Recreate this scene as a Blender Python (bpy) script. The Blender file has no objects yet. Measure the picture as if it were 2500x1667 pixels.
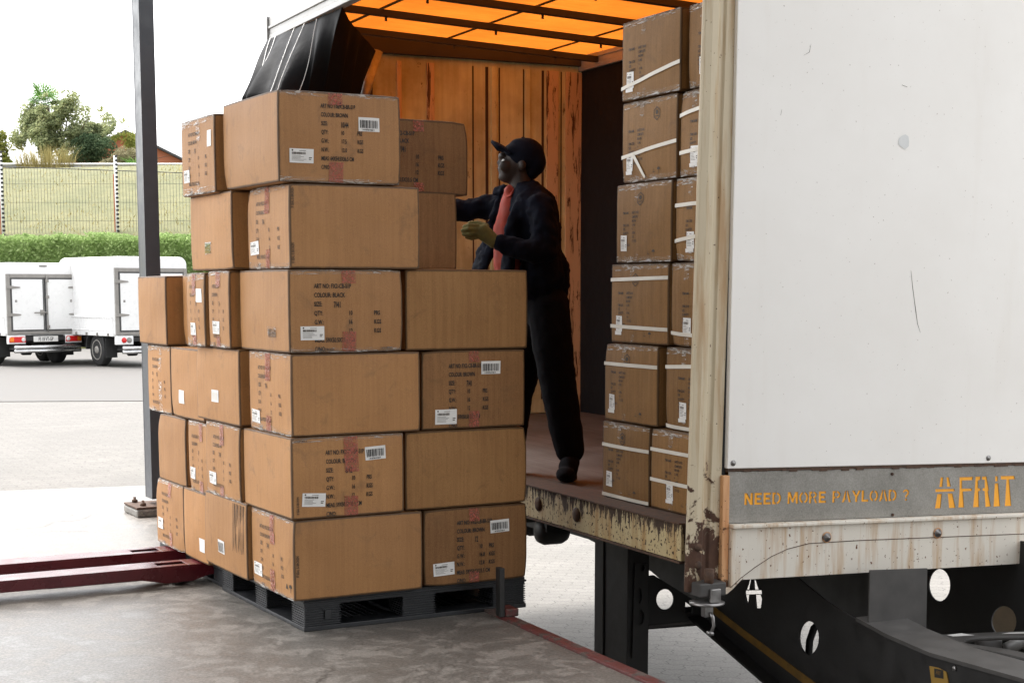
import bpy, bmesh, math, random
from math import sin, cos, pi, radians, atan2, sqrt
from mathutils import Vector, Matrix, noise

# ------------------------------------------------------------------ camera, sky, sun, exposure
SC = bpy.context.scene
COL = SC.collection
F_PX, CY, HZ, CAM_Z = 3826.0, 1164.0, 704.0, 1.426      # focal length, lens axis row and horizon row of the 2500 px wide photo
PITCH = math.atan((CY - HZ) / F_PX)
cam_data = bpy.data.cameras.new('camera')
cam_data.sensor_width = 36.0
cam_data.lens = 36.0 * F_PX / 2500.0
cam_data.shift_y = (CY - 833.5) / 2500.0
cam_data.clip_start = 0.05
cam_data.clip_end = 2000.0
cam = bpy.data.objects.new('camera', cam_data)
COL.objects.link(cam)
cam.location = (0, 0, CAM_Z)
cam.rotation_euler = (pi / 2 - PITCH, 0, 0)
SC.camera = cam

SUN_EL, SUN_AZ = radians(60), radians(-55)              # azimuth from +Y, negative = to the left
world = bpy.data.worlds.new('World')
SC.world = world
world.use_nodes = True
wn, wl = world.node_tree.nodes, world.node_tree.links
sky = wn.new('ShaderNodeTexSky')
sky.sky_type = 'NISHITA'
sky.sun_disc = False
sky.sun_elevation = SUN_EL
sky.sun_rotation = SUN_AZ
sky.air_density = 1.0
sky.dust_density = 4.0
hs = wn.new('ShaderNodeHueSaturation')
hs.inputs['Saturation'].default_value = 0.12            # bright overcast: the cloud cover greys the sky
wl.new(sky.outputs[0], hs.inputs['Color'])
wl.new(hs.outputs[0], wn['Background'].inputs[0])
wn['Background'].inputs[1].default_value = 0.15

sun_data = bpy.data.lights.new('sun', 'SUN')
sun_data.energy = 0.5
sun_data.angle = radians(14)
sun_data.color = (1.0, 0.95, 0.88)
sun = bpy.data.objects.new('sun', sun_data)
COL.objects.link(sun)
sd = Vector((sin(SUN_AZ) * cos(SUN_EL), cos(SUN_AZ) * cos(SUN_EL), sin(SUN_EL)))
sun.rotation_euler = (-sd).to_track_quat('-Z', 'Y').to_euler()
sun.location = sd * 50

SC.view_settings.view_transform = 'Standard'
SC.view_settings.look = 'None'
SC.view_settings.exposure = 2.15
SC.view_settings.gamma = 1.0
SC.view_settings.use_curve_mapping = False

random.seed(7)
R = random.random
def U(a, b): return a + (b - a) * R()

def ray(px, py):
    a = (px - 1250.0) / F_PX; b = -(py - CY) / F_PX
    return Vector((a, cos(PITCH) + b * sin(PITCH), -sin(PITCH) + b * cos(PITCH)))
def at(px, py, Y):
    """point of the place seen at a photo pixel (2500 px wide) at distance Y"""
    r = ray(px, py); return Vector((0, 0, CAM_Z)) + r * (Y / r.y)
def onz(px, py, z):
    r = ray(px, py); return Vector((0, 0, CAM_Z)) + r * ((z - CAM_Z) / r.z)

# ------------------------------------------------------------------ materials
def srgb(r, g, b):
    f = lambda c: (c / 255 / 12.92) if c / 255 <= 0.04045 else ((c / 255 + 0.055) / 1.055) ** 2.4
    return (f(r), f(g), f(b), 1)
def c4(c): return tuple(c) if len(c) == 4 else (c[0], c[1], c[2], 1)

class NT:
    """small wrapper to write node materials in a few lines"""
    def __init__(s, name):
        s.m = bpy.data.materials.new(name); s.m.use_nodes = True
        s.t = s.m.node_tree; s.n = s.t.nodes; s.l = s.t.links
        s.b = s.n['Principled BSDF']; s.out = s.n['Material Output']
    def new(s, t, **kw):
        n = s.n.new(t)
        for k, v in kw.items(): setattr(n, k, v)
        return n
    def link(s, a, b): s.l.new(a, b)
    def coord(s, kind='Object', scale=(1, 1, 1), rot=(0, 0, 0), loc=(0, 0, 0)):
        tc = s.new('ShaderNodeTexCoord'); mp = s.new('ShaderNodeMapping')
        mp.inputs['Scale'].default_value = scale; mp.inputs['Rotation'].default_value = rot; mp.inputs['Location'].default_value = loc
        s.link(tc.outputs[kind], mp.inputs[0]); return mp.outputs[0]
    def noise(s, vec, scale, detail=4, rough=0.55, dist=0.0):
        n = s.new('ShaderNodeTexNoise'); n.inputs['Scale'].default_value = scale
        n.inputs['Detail'].default_value = detail; n.inputs['Roughness'].default_value = rough; n.inputs['Distortion'].default_value = dist
        s.link(vec, n.inputs['Vector']); return n.outputs[0]
    def ramp(s, fac, stops):
        r = s.new('ShaderNodeValToRGB'); e = r.color_ramp.elements
        while len(e) < len(stops): e.new(0.5)
        for i, (p, c) in enumerate(stops):
            e[i].position = p; e[i].color = c4(c) if not isinstance(c, (int, float)) else (c, c, c, 1)
        s.link(fac, r.inputs[0]); return r.outputs[0]
    def mix(s, fac, a, b, mode='MIX'):
        m = s.new('ShaderNodeMix', data_type='RGBA', blend_type=mode)
        for sock, v in ((m.inputs[0], fac), (m.inputs[6], a), (m.inputs[7], b)):
            if hasattr(v, 'is_linked') or hasattr(v, 'links'): s.link(v, sock)
            elif isinstance(v, (int, float)): sock.default_value = v if sock is m.inputs[0] or sock.type == 'VALUE' else (v, v, v, 1)
            else: sock.default_value = c4(v)
        return m.outputs[2]
    def math(s, op, a, b=None, clamp=False):
        m = s.new('ShaderNodeMath', operation=op, use_clamp=clamp)
        for sock, v in ((m.inputs[0], a), (m.inputs[1], b)):
            if v is None: continue
            if hasattr(v, 'links'): s.link(v, sock)
            else: sock.default_value = v
        return m.outputs[0]
    def sep(s, vec):
        x = s.new('ShaderNodeSeparateXYZ'); s.link(vec, x.inputs[0]); return x.outputs
    def bump(s, h, strength=0.3, dist=0.01):
        b = s.new('ShaderNodeBump'); b.inputs['Strength'].default_value = strength; b.inputs['Distance'].default_value = dist
        s.link(h, b.inputs['Height']); s.link(b.outputs[0], s.b.inputs['Normal'])
    def set(s, **kw):
        for k, v in kw.items():
            sock = s.b.inputs[k.replace('_', ' ')]
            if hasattr(v, 'links'): s.link(v, sock)
            elif isinstance(v, (int, float)): sock.default_value = v
            else: sock.default_value = c4(v)
        return s.m

def plain(name, col, rough=0.6, metal=0.0, var=0.12, scale=9.0, bump=0.0):
    t = NT(name); v = t.coord()
    n = t.noise(v, scale, 5)
    c = t.mix(t.ramp(n, [(0.3, 0.0), (0.7, 1.0)]), [x * (1 - var) for x in col[:3]], [min(1, x * (1 + var)) for x in col[:3]])
    t.set(Base_Color=c, Roughness=t.ramp(n, [(0.3, max(0, rough - 0.1)), (0.7, min(1, rough + 0.1))]), Metallic=metal)
    if bump: t.bump(n, bump, 0.005)
    return t.m

def mat_cardboard(name, ca, cb):
    t = NT(name); v = t.coord()
    oi = t.new('ShaderNodeObjectInfo')
    v2 = t.new('ShaderNodeVectorMath', operation='ADD'); t.link(v, v2.inputs[0]); t.link(oi.outputs['Location'], v2.inputs[1])
    vv = v2.outputs[0]
    big = t.noise(vv, 3.0, 4, 0.6)
    c = t.mix(t.ramp(big, [(0.3, 0.0), (0.72, 1.0)]), ca, cb)
    # flutes of the corrugated board showing as faint upright lines
    mp = t.new('ShaderNodeMapping'); mp.inputs['Scale'].default_value = (1, 1, 0.015); t.link(vv, mp.inputs[0])
    fl = t.noise(mp.outputs[0], 70.0, 3, 0.7)
    c = t.mix(0.10, c, t.ramp(fl, [(0.35, (0.16, 0.08, 0.028)), (0.6, (0.62, 0.34, 0.13))]))
    fine = t.noise(vv, 420.0, 2, 0.6)
    c = t.mix(0.16, c, t.ramp(fine, [(0.35, (0.12, 0.058, 0.018)), (0.65, (0.70, 0.40, 0.16))]))
    # scuffs and grubby smears
    sm = t.noise(vv, 9.0, 6, 0.7, 0.8)
    c = t.mix(t.ramp(sm, [(0.56, 0.0), (0.76, 0.6)]), c, (0.14, 0.078, 0.036))
    at_ = t.new('ShaderNodeAttribute'); at_.attribute_name = 'edge'
    wn_ = t.noise(vv, 16.0, 5, 0.7)
    wear = t.ramp(t.math('MULTIPLY', at_.outputs['Fac'], t.math('ADD', wn_, 0.25)), [(0.30, 0.0), (0.62, 0.85)])
    c = t.mix(wear, c, (0.062, 0.036, 0.018))                         # handled, grubby edges
    tint = t.new('ShaderNodeHueSaturation')
    t.link(t.math('ADD', 0.86, t.math('MULTIPLY', oi.outputs['Random'], 0.28)), tint.inputs['Value'])
    t.link(c, tint.inputs['Color'])
    t.set(Base_Color=tint.outputs[0], Roughness=0.62)
    t.b.inputs['Specular IOR Level'].default_value = 0.5
    mp3 = t.new('ShaderNodeMapping'); mp3.inputs['Scale'].default_value = (1, 1, 0.05); t.link(vv, mp3.inputs[0])
    h = t.math('ADD', t.math('MULTIPLY', t.noise(mp3.outputs[0], 26.0, 4, 0.6), 0.45), t.math('MULTIPLY', t.noise(vv, 9.0, 4), 0.9))
    t.bump(h, 0.30, 0.006)
    return t.m
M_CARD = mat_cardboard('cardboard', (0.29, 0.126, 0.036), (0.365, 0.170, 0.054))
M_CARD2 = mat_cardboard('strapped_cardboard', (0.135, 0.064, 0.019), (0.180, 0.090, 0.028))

def mat_tape(name, col, alpha):
    t = NT(name); v = t.coord()
    n = t.noise(v, 55.0, 5, 0.7, 1.5)
    t.set(Base_Color=col, Roughness=0.16, Alpha=t.ramp(n, [(0.35, alpha * 0.25), (0.62, min(1, alpha * 1.5))]))
    t.b.inputs['Specular IOR Level'].default_value = 0.8
    t.bump(n, 1.0, 0.012)
    return t.m
M_CARD_SHADE = mat_cardboard('shade_darkened_cardboard', (0.135, 0.060, 0.026), (0.185, 0.086, 0.036))  # browner board with the shade of the stack's right end painted in
M_CARD_HALFSHADE = mat_cardboard('half_shade_cardboard', (0.19, 0.090, 0.034), (0.245, 0.124, 0.048))  # same painted shade, weaker, for the blank right-hand cartons
def mat_film():
    t = NT('clear_film'); v = t.coord(scale=(0.35, 0.35, 2.6))
    n = t.noise(v, 30.0, 6, 0.7, 1.2)
    t.set(Base_Color=(0.80, 0.76, 0.70), Roughness=0.12, Alpha=t.ramp(n, [(0.50, 0.04), (0.64, 0.8)]))  # pale alpha streaks paint in the glints on the film
    t.b.inputs['Specular IOR Level'].default_value = 0.9
    t.bump(n, 1.0, 0.02)
    return t.m
M_TAPE = mat_film()
M_TAPER = mat_tape('red_tape', (0.48, 0.13, 0.085), 0.60)
for m_ in (M_CARD2, M_CARD_SHADE, M_CARD_HALFSHADE):
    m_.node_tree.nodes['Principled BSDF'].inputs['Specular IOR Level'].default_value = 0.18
M_INK = plain('black_ink', (0.020, 0.018, 0.016), 0.7)
M_INK2 = plain('faded_ink', (0.060, 0.042, 0.028), 0.75)
M_LABEL = plain('label_paper', (0.74, 0.73, 0.70), 0.5, var=0.05, scale=20)
M_STRAP = plain('white_strap', (0.66, 0.62, 0.54), 0.4, var=0.08)
M_EDGE = plain('dark_board_edge', (0.05, 0.032, 0.02), 0.9)

def mat_concrete():
    t = NT('worn_concrete'); v = t.coord()
    a = t.noise(v, 0.9, 6, 0.6, 0.4)
    b = t.noise(v, 7.0, 10, 0.74, 0.5)
    c = t.noise(v, 85.0, 4, 0.7)
    base = t.mix(t.ramp(a, [(0.3, 0.0), (0.7, 1.0)]), (0.068, 0.062, 0.054), (0.125, 0.115, 0.102))
    pale = t.ramp(b, [(0.51, 0.0), (0.555, 1.0)])                        # where the old sealer has flaked off
    base = t.mix(t.math('MULTIPLY', pale, 0.38), base, (0.34, 0.31, 0.275))
    dark = t.ramp(t.noise(v, 2.3, 7, 0.7, 1.0), [(0.54, 0.0), (0.76, 0.42)])
    base = t.mix(dark, base, (0.055, 0.046, 0.038))
    base = t.mix(0.30, base, t.ramp(c, [(0.36, (0.03, 0.026, 0.022)), (0.64, (0.42, 0.385, 0.34))]))
    # hairline cracks
    dn = t.new('ShaderNodeTexNoise'); dn.inputs['Scale'].default_value = 2.5; dn.inputs['Detail'].default_value = 6; t.link(v, dn.inputs['Vector'])
    va = t.new('ShaderNodeVectorMath', operation='MULTIPLY_ADD'); t.link(dn.outputs['Color'], va.inputs[0]); va.inputs[1].default_value = (0.55, 0.55, 0); t.link(v, va.inputs[2])
    vo = t.new('ShaderNodeTexVoronoi', feature='DISTANCE_TO_EDGE'); vo.inputs['Scale'].default_value = 0.62; t.link(va.outputs[0], vo.inputs['Vector'])
    crack = t.ramp(vo.outputs['Distance'], [(0.0, 1.0), (0.006, 0.0)])
    crack = t.math('MULTIPLY', crack, t.ramp(t.noise(v, 0.7, 2), [(0.47, 0.0), (0.6, 0.8)]))
    base = t.mix(crack, base, (0.03, 0.025, 0.02))
    t.set(Base_Color=base, Roughness=t.ramp(b, [(0.35, 0.30), (0.62, 0.52)]))
    h = t.math('ADD', t.math('MULTIPLY', c, 0.35), t.math('SUBTRACT', b, t.math('MULTIPLY', crack, 0.7)))
    t.bump(h, 0.35, 0.006)
    return t.m
M_CONC = mat_concrete()

def mat_paving(name, rot, ca, cb, mortar):
    t = NT(name); v = t.coord(rot=(0, 0, rot))
    x, y, z = t.sep(v)
    # zig-zag sided interlocking blocks: courses shifted by a triangle wave
    tri = t.math('PINGPONG', x, 0.055)
    y2 = t.math('ADD', y, t.math('MULTIPLY', tri, 0.55))
    tri2 = t.math('PINGPONG', y, 0.05)
    x2 = t.math('ADD', x, t.math('MULTIPLY', tri2, 0.5))
    cb_ = t.new('ShaderNodeCombineXYZ'); t.link(x2, cb_.inputs[0]); t.link(y2, cb_.inputs[1])
    br = t.new('ShaderNodeTexBrick'); t.link(cb_.outputs[0], br.inputs['Vector'])
    br.inputs['Scale'].default_value = 1.0; br.inputs['Brick Width'].default_value = 0.24; br.inputs['Row Height'].default_value = 0.135
    br.inputs['Mortar Size'].default_value = 0.0045; br.inputs['Mortar Smooth'].default_value = 0.3; br.offset = 0.5
    br.inputs['Color1'].default_value = c4(ca); br.inputs['Color2'].default_value = c4(cb); br.inputs['Mortar'].default_value = c4(mortar)
    n = t.noise(v, 1.1, 6, 0.6); n2 = t.noise(v, 60.0, 4)
    c = t.mix(t.ramp(n, [(0.35, 0.0), (0.70, 0.6)]), br.outputs['Color'], [k * 0.62 for k in ca])
    c = t.mix(0.15, c, t.ramp(n2, [(0.3, (0.1, 0.09, 0.08)), (0.7, (0.6, 0.57, 0.52))]))
    t.set(Base_Color=c, Roughness=0.8)
    t.bump(t.math('ADD', t.math('MULTIPLY', br.outputs['Fac'], -1.0), t.math('MULTIPLY', n2, 0.25)), 0.5, 0.006)
    return t.m
M_LANE = mat_paving('lane_pavers', radians(12), (0.125, 0.116, 0.103), (0.155, 0.144, 0.129), (0.03, 0.026, 0.022))
M_YARD = mat_paving('yard_pavers', radians(-28), (0.102, 0.094, 0.084), (0.126, 0.117, 0.105), (0.035, 0.03, 0.025))
M_ASPH = plain('pale_tarmac', (0.115, 0.108, 0.100), 0.85, var=0.15, scale=3.0)

def mat_rustpaint(name, paint, rust, lo, hi, zlo, zhi, drips=False, spots=0.0, rough=0.5):
    """painted steel: rust eats in from the height zhi towards zlo (local z)"""
    t = NT(name); v = t.coord()
    x, y, z = t.sep(v)
    k = t.new('ShaderNodeMapRange'); t.link(z, k.inputs[0])
    k.inputs[1].default_value = zlo; k.inputs[2].default_value = zhi; k.inputs[3].default_value = lo; k.inputs[4].default_value = hi
    if drips:
        mp = t.new('ShaderNodeMapping'); mp.inputs['Scale'].default_value = (1, 1, 0.14); t.link(v, mp.inputs[0])
        n = t.noise(mp.outputs[0], 42.0, 6, 0.7)
    else:
        n = t.noise(v, 11.0, 8, 0.68, 0.4)
    mask = t.ramp(t.math('SUBTRACT', n, k.outputs[0]), [(0.0, 0.0), (0.035, 1.0)])
    if spots:
        sp = t.ramp(t.noise(v, 60.0, 3, 0.6), [(spots, 0.0), (spots + 0.03, 1.0)])
        mask = t.math('MAXIMUM', mask, sp)
    g = t.noise(v, 3.0, 5, 0.6)
    mp2 = t.new('ShaderNodeMapping'); mp2.inputs['Scale'].default_value = (1, 1, 0.08); t.link(v, mp2.inputs[0])
    st = t.noise(mp2.outputs[0], 16.0, 5, 0.65)
    pc = t.mix(t.ramp(st, [(0.48, 0.0), (0.66, 0.85)]), paint, [paint[0] * 0.68, paint[1] * 0.46, paint[2] * 0.26])
    pc = t.mix(t.ramp(g, [(0.4, 0.0), (0.75, 0.35)]), pc, [c * 0.75 for c in paint])
    rc = t.mix(t.noise(v, 35.0, 5), [c * 0.45 for c in rust], [min(1, c * 1.5) for c in rust])
    t.set(Base_Color=t.mix(mask, pc, rc), Roughness=t.mix(mask, rough, 0.85))
    t.bump(t.math('ADD', t.math('MULTIPLY', mask, 0.6), t.math('MULTIPLY', n, 0.3)), 0.4, 0.004)
    return t.m
M_POSTP = mat_rustpaint('cream_post_paint', (0.56, 0.475, 0.33), (0.075, 0.035, 0.02), 0.36, 0.70, 0.15, 0.95, spots=0.70)
M_SILL = mat_rustpaint('yellowed_sill_paint', (0.52, 0.42, 0.23), (0.05, 0.028, 0.016), 0.70, 0.40, 0.31, 0.455, drips=True, spots=0.585)
M_RAIL = mat_rustpaint('rust_spotted_white', (0.72, 0.67, 0.58), (0.16, 0.065, 0.025), 0.66, 0.72, 0.15, 0.44, spots=0.655)
M_RUSTE = mat_rustpaint('rusty_orange_edge', (0.66, 0.36, 0.17), (0.11, 0.045, 0.02), 0.45, 0.62, 0.18, 0.5, spots=0.66)
M_RUST = plain('rusted_steel', (0.075, 0.04, 0.024), 0.85, var=0.5, scale=40, bump=0.5)

def mat_panel():
    t = NT('white_panel_paint'); v = t.coord()
    n = t.noise(v, 1.3, 5, 0.6); s = t.noise(t.coord(scale=(1, 1, 0.12)), 6.0, 5, 0.6); d = t.noise(v, 75.0, 3, 0.5)
    c = t.mix(t.ramp(n, [(0.35, 0.0), (0.7, 1.0)]), (0.82, 0.795, 0.75), (0.87, 0.85, 0.81))
    c = t.mix(t.ramp(s, [(0.58, 0.0), (0.82, 0.16)]), c, (0.60, 0.52, 0.42))
    c = t.mix(t.ramp(d, [(0.70, 0.0), (0.74, 0.7)]), c, (0.34, 0.29, 0.24))
    t.set(Base_Color=c, Roughness=0.42)
    t.bump(t.noise(v, 1.6, 4), 0.25, 0.03)
    return t.m
M_PANEL = mat_panel()
def mat_signplate():
    t = NT('dull_grey_plate'); v = t.coord()
    n = t.noise(v, 5.0, 6, 0.65); g = t.noise(v, 160.0, 2)
    c = t.mix(t.ramp(n, [(0.35, 0.0), (0.7, 1.0)]), (0.20, 0.19, 0.165), (0.31, 0.295, 0.265))
    c = t.mix(0.15, c, t.ramp(g, [(0.3, (0.08, 0.08, 0.07)), (0.7, (0.55, 0.53, 0.5))]))
    t.set(Base_Color=c, Roughness=0.5, Metallic=0.25); return t.m
M_SIGN = mat_signplate()
M_ORANGE = plain('orange_sign_paint', (0.95, 0.40, 0.018), 0.5, var=0.08, scale=30)
M_BLACKST = plain('black_chassis_paint', (0.016, 0.015, 0.014), 0.55, var=0.3, scale=14, bump=0.2)
M_GREYST = plain('dusty_grey_steel', (0.060, 0.056, 0.052), 0.6, var=0.25, scale=10, bump=0.2)
M_ALU = plain('dull_aluminium', (0.36, 0.355, 0.345), 0.5, 0.4, var=0.12, scale=12)
M_STEEL = plain('bare_steel', (0.30, 0.29, 0.28), 0.38, 0.8, var=0.25, scale=22, bump=0.2)
M_DARKBAR = plain('dark_roof_steel', (0.028, 0.022, 0.018), 0.6, var=0.3)
M_YELLOW = plain('dirty_yellow_band', (0.16, 0.085, 0.012), 0.6, var=0.3, scale=20)

def mat_tarp():
    t = NT('orange_tarpaulin'); v = t.coord()
    n = t.noise(t.coord(scale=(0.35, 3.0, 1)), 9.0, 6, 0.7); big = t.noise(v, 1.4, 5, 0.65); w = t.noise(v, 240.0, 2)
    c = t.mix(t.ramp(n, [(0.3, 0.0), (0.7, 1.0)]), (0.47, 0.104, 0.0085), (0.58, 0.145, 0.014))
    c = t.mix(t.ramp(big, [(0.40, 0.45), (0.62, 0.0)]), c, (0.30, 0.055, 0.004))
    c = t.mix(0.12, c, t.ramp(w, [(0.3, (0.25, 0.05, 0.004)), (0.7, (0.65, 0.22, 0.03))]))
    df = t.new('ShaderNodeBsdfDiffuse'); tr = t.new('ShaderNodeBsdfTranslucent'); mx = t.new('ShaderNodeMixShader')
    t.link(c, df.inputs[0]); t.link(c, tr.inputs[0]); mx.inputs[0].default_value = 0.62
    t.link(df.outputs[0], mx.inputs[1]); t.link(tr.outputs[0], mx.inputs[2]); t.link(mx.outputs[0], t.out.inputs[0])
    return t.m
M_TARP = mat_tarp()
def mat_blackpvc():
    t = NT('black_pvc_curtain'); v = t.coord()
    n = t.noise(v, 6.0, 4)
    t.set(Base_Color=t.mix(n, (0.008, 0.008, 0.009), (0.018, 0.018, 0.019)), Roughness=t.ramp(n, [(0.3, 0.55), (0.7, 0.75)]))
    t.b.inputs['Specular IOR Level'].default_value = 0.08
    t.bump(t.noise(v, 11.0, 4), 0.25, 0.02); return t.m
M_PVC = mat_blackpvc()
M_PIPING = plain('white_piping', (0.8, 0.78, 0.75), 0.4)
def mat_ply():
    t = NT('scuffed_plywood'); v = t.coord()
    g = t.noise(t.coord(scale=(1, 1, 0.06)), 22.0, 6, 0.65, 0.5); n = t.noise(v, 2.2, 6, 0.6)
    c = t.mix(t.ramp(g, [(0.3, 0.0), (0.7, 1.0)]), (0.50, 0.50, 0.27), (0.66, 0.67, 0.41))
    c = t.mix(t.ramp(n, [(0.42, 0.0), (0.7, 0.75)]), c, (0.24, 0.20, 0.10))
    sp = t.noise(t.coord(scale=(1, 1, 0.5)), 13.0, 8, 0.75, 0.8)
    c = t.mix(t.ramp(sp, [(0.62, 0.0), (0.67, 0.9)]), c, (0.05, 0.025, 0.012))
    t.set(Base_Color=c, Roughness=0.6); t.bump(g, 0.3, 0.004); return t.m
M_PLY = mat_ply()
def mat_scraped():
    t = NT('scraped_wall_strip'); v = t.coord()
    g = t.noise(t.coord(scale=(1, 1, 0.12)), 30.0, 8, 0.75, 0.6)
    c = t.mix(t.ramp(g, [(0.55, 0.0), (0.60, 1.0)]), (0.58, 0.42, 0.24), (0.07, 0.03, 0.015))
    t.set(Base_Color=c, Roughness=0.6); return t.m
M_SCRAPE = mat_scraped()
def mat_deck():
    t = NT('worn_deck_boards'); v = t.coord()
    x, y, z = t.sep(v)
    g = t.noise(t.coord(scale=(1.0, 0.05, 1)), 26.0, 6, 0.7, 0.4); n = t.noise(v, 1.5, 5, 0.6)
    c = t.mix(t.ramp(g, [(0.3, 0.0), (0.7, 1.0)]), (0.055, 0.053, 0.051), (0.15, 0.147, 0.142))
    c = t.mix(t.ramp(n, [(0.4, 0.0), (0.65, 0.75)]), c, (0.034, 0.027, 0.023))
    seam = t.ramp(t.math('PINGPONG', x, 0.075), [(0.0, 1.0), (0.003, 0.0)])
    c = t.mix(seam, c, (0.01, 0.008, 0.006))
    t.set(Base_Color=c, Roughness=0.55); t.bump(g, 0.3, 0.004); return t.m
M_DECK = mat_deck()
M_PALLET = plain('black_plastic', (0.014, 0.015, 0.017), 0.5, var=0.2, scale=20)
M_REDPAINT = plain('dark_red_paint', (0.085, 0.007, 0.012), 0.28, var=0.25, scale=8)
M_KERB = mat_rustpaint('worn_red_kerb_paint', (0.105, 0.026, 0.024), (0.075, 0.052, 0.042), 0.52, 0.52, -1, 1, spots=0.64)
M_POSTST = plain('grey_post_paint', (0.055, 0.060, 0.070), 0.38, var=0.12, scale=12)
M_WHITE = plain('white_van_paint', (0.80, 0.80, 0.79), 0.3, var=0.008)
M_RUBBER = plain('black_rubber', (0.02, 0.02, 0.02), 0.75)
M_SEAL = plain('grey_door_seal', (0.07, 0.07, 0.07), 0.7)
M_FRAME = plain('grey_door_frame', (0.26, 0.245, 0.225), 0.5)
M_REDL = plain('red_lens', (0.65, 0.02, 0.02), 0.2)
M_ORL = plain('amber_lens', (0.8, 0.22, 0.02), 0.2)
M_CHROME = plain('chrome', (0.6, 0.6, 0.6), 0.18, 0.9, var=0.1)
M_NAVY = plain('navy_cloth', (0.006, 0.0075, 0.014), 0.85, var=0.35, scale=16, bump=0.4)
M_BLACKCL = plain('black_cloth', (0.008, 0.008, 0.010), 0.9, var=0.3, scale=14, bump=0.3)
for m_ in (M_NAVY, M_BLACKCL):
    m_.node_tree.nodes['Principled BSDF'].inputs['Specular IOR Level'].default_value = 0.08
M_SKIN = plain('dark_skin', (0.020, 0.0105, 0.0065), 0.6, var=0.12, scale=20)
M_REDSH = plain('orange_red_shirt', (0.30, 0.036, 0.018), 0.8, var=0.15, scale=20, bump=0.3)
M_GLOVE = plain('khaki_glove', (0.125, 0.118, 0.034), 0.85, var=0.2, scale=40, bump=0.4)
M_CANOPY = plain('canopy_sheeting', (0.13, 0.12, 0.105), 0.7)
M_BLOCKW = plain('brown_face_brick', (0.13, 0.085, 0.055), 0.85)
M_BRICKO = plain('orange_brick', (0.38, 0.13, 0.07), 0.85, scale=30)
M_ROOF = plain('dark_roof_tiles', (0.06, 0.06, 0.065), 0.8, scale=20)

def mat_leaf(name, cols, trans=0.35, scale=0.9):
    t = NT(name)
    geo = t.new('ShaderNodeNewGeometry'); v = t.coord('Object')
    n = t.noise(v, scale, 3, 0.6)
    f = t.math('ADD', t.math('MULTIPLY', geo.outputs['Random Per Island'], 0.55), t.math('MULTIPLY', n, 0.5))
    c = t.ramp(f, [(0.15 + 0.7 * i / (len(cols) - 1), k) for i, k in enumerate(cols)])
    df = t.new('ShaderNodeBsdfDiffuse'); tr = t.new('ShaderNodeBsdfTranslucent'); mx = t.new('ShaderNodeMixShader')
    t.link(c, df.inputs[0]); t.link(c, tr.inputs[0]); mx.inputs[0].default_value = trans
    t.link(df.outputs[0], mx.inputs[1]); t.link(tr.outputs[0], mx.inputs[2]); t.link(mx.outputs[0], t.out.inputs[0])
    return t.m
M_HEDGE = mat_leaf('hedge_leaves', [(0.12, 0.18, 0.06), (0.26, 0.36, 0.13), (0.42, 0.53, 0.24)], scale=2.5, trans=0.5)
M_TREE = mat_leaf('grey_green_leaves', [(0.17, 0.21, 0.12), (0.32, 0.36, 0.19), (0.48, 0.48, 0.26)], 0.5)
M_TREEY = mat_leaf('yellow_green_leaves', [(0.13, 0.17, 0.04), (0.26, 0.28, 0.07), (0.36, 0.35, 0.11)])
M_SHRUB = mat_leaf('brownish_shrub', [(0.15, 0.14, 0.08), (0.26, 0.235, 0.14), (0.34, 0.31, 0.19)])
M_DARKL = mat_leaf('dark_leaves', [(0.05, 0.085, 0.05), (0.10, 0.15, 0.08), (0.18, 0.23, 0.12)], 0.5)
M_PALM = mat_leaf('palm_green', [(0.09, 0.20, 0.05), (0.18, 0.32, 0.08)])
M_STRAW = mat_leaf('straw_grass', [(0.20, 0.17, 0.07), (0.32, 0.27, 0.11), (0.42, 0.36, 0.17)], scale=1.5)
M_GRASST = mat_leaf('slope_grass', [(0.17, 0.18, 0.07), (0.22, 0.215, 0.09), (0.27, 0.25, 0.11)], scale=0.5)
M_BARK = plain('bark', (0.075, 0.055, 0.04), 0.9, var=0.3, scale=12)
def mat_slope():
    t = NT('dry_slope'); v = t.coord()
    n = t.noise(v, 0.42, 8, 0.72, 0.6); f = t.noise(t.coord(scale=(1, 0.6, 0.6)), 4.0, 6, 0.7)
    c = t.mix(t.ramp(n, [(0.35, 0.0), (0.65, 1.0)]), (0.070, 0.080, 0.028), (0.150, 0.140, 0.060))
    c = t.mix(0.35, c, t.ramp(f, [(0.3, (0.075, 0.082, 0.026)), (0.7, (0.22, 0.20, 0.09))]))
    t.set(Base_Color=c, Roughness=0.95); return t.m
M_SLOPE = mat_slope()

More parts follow.
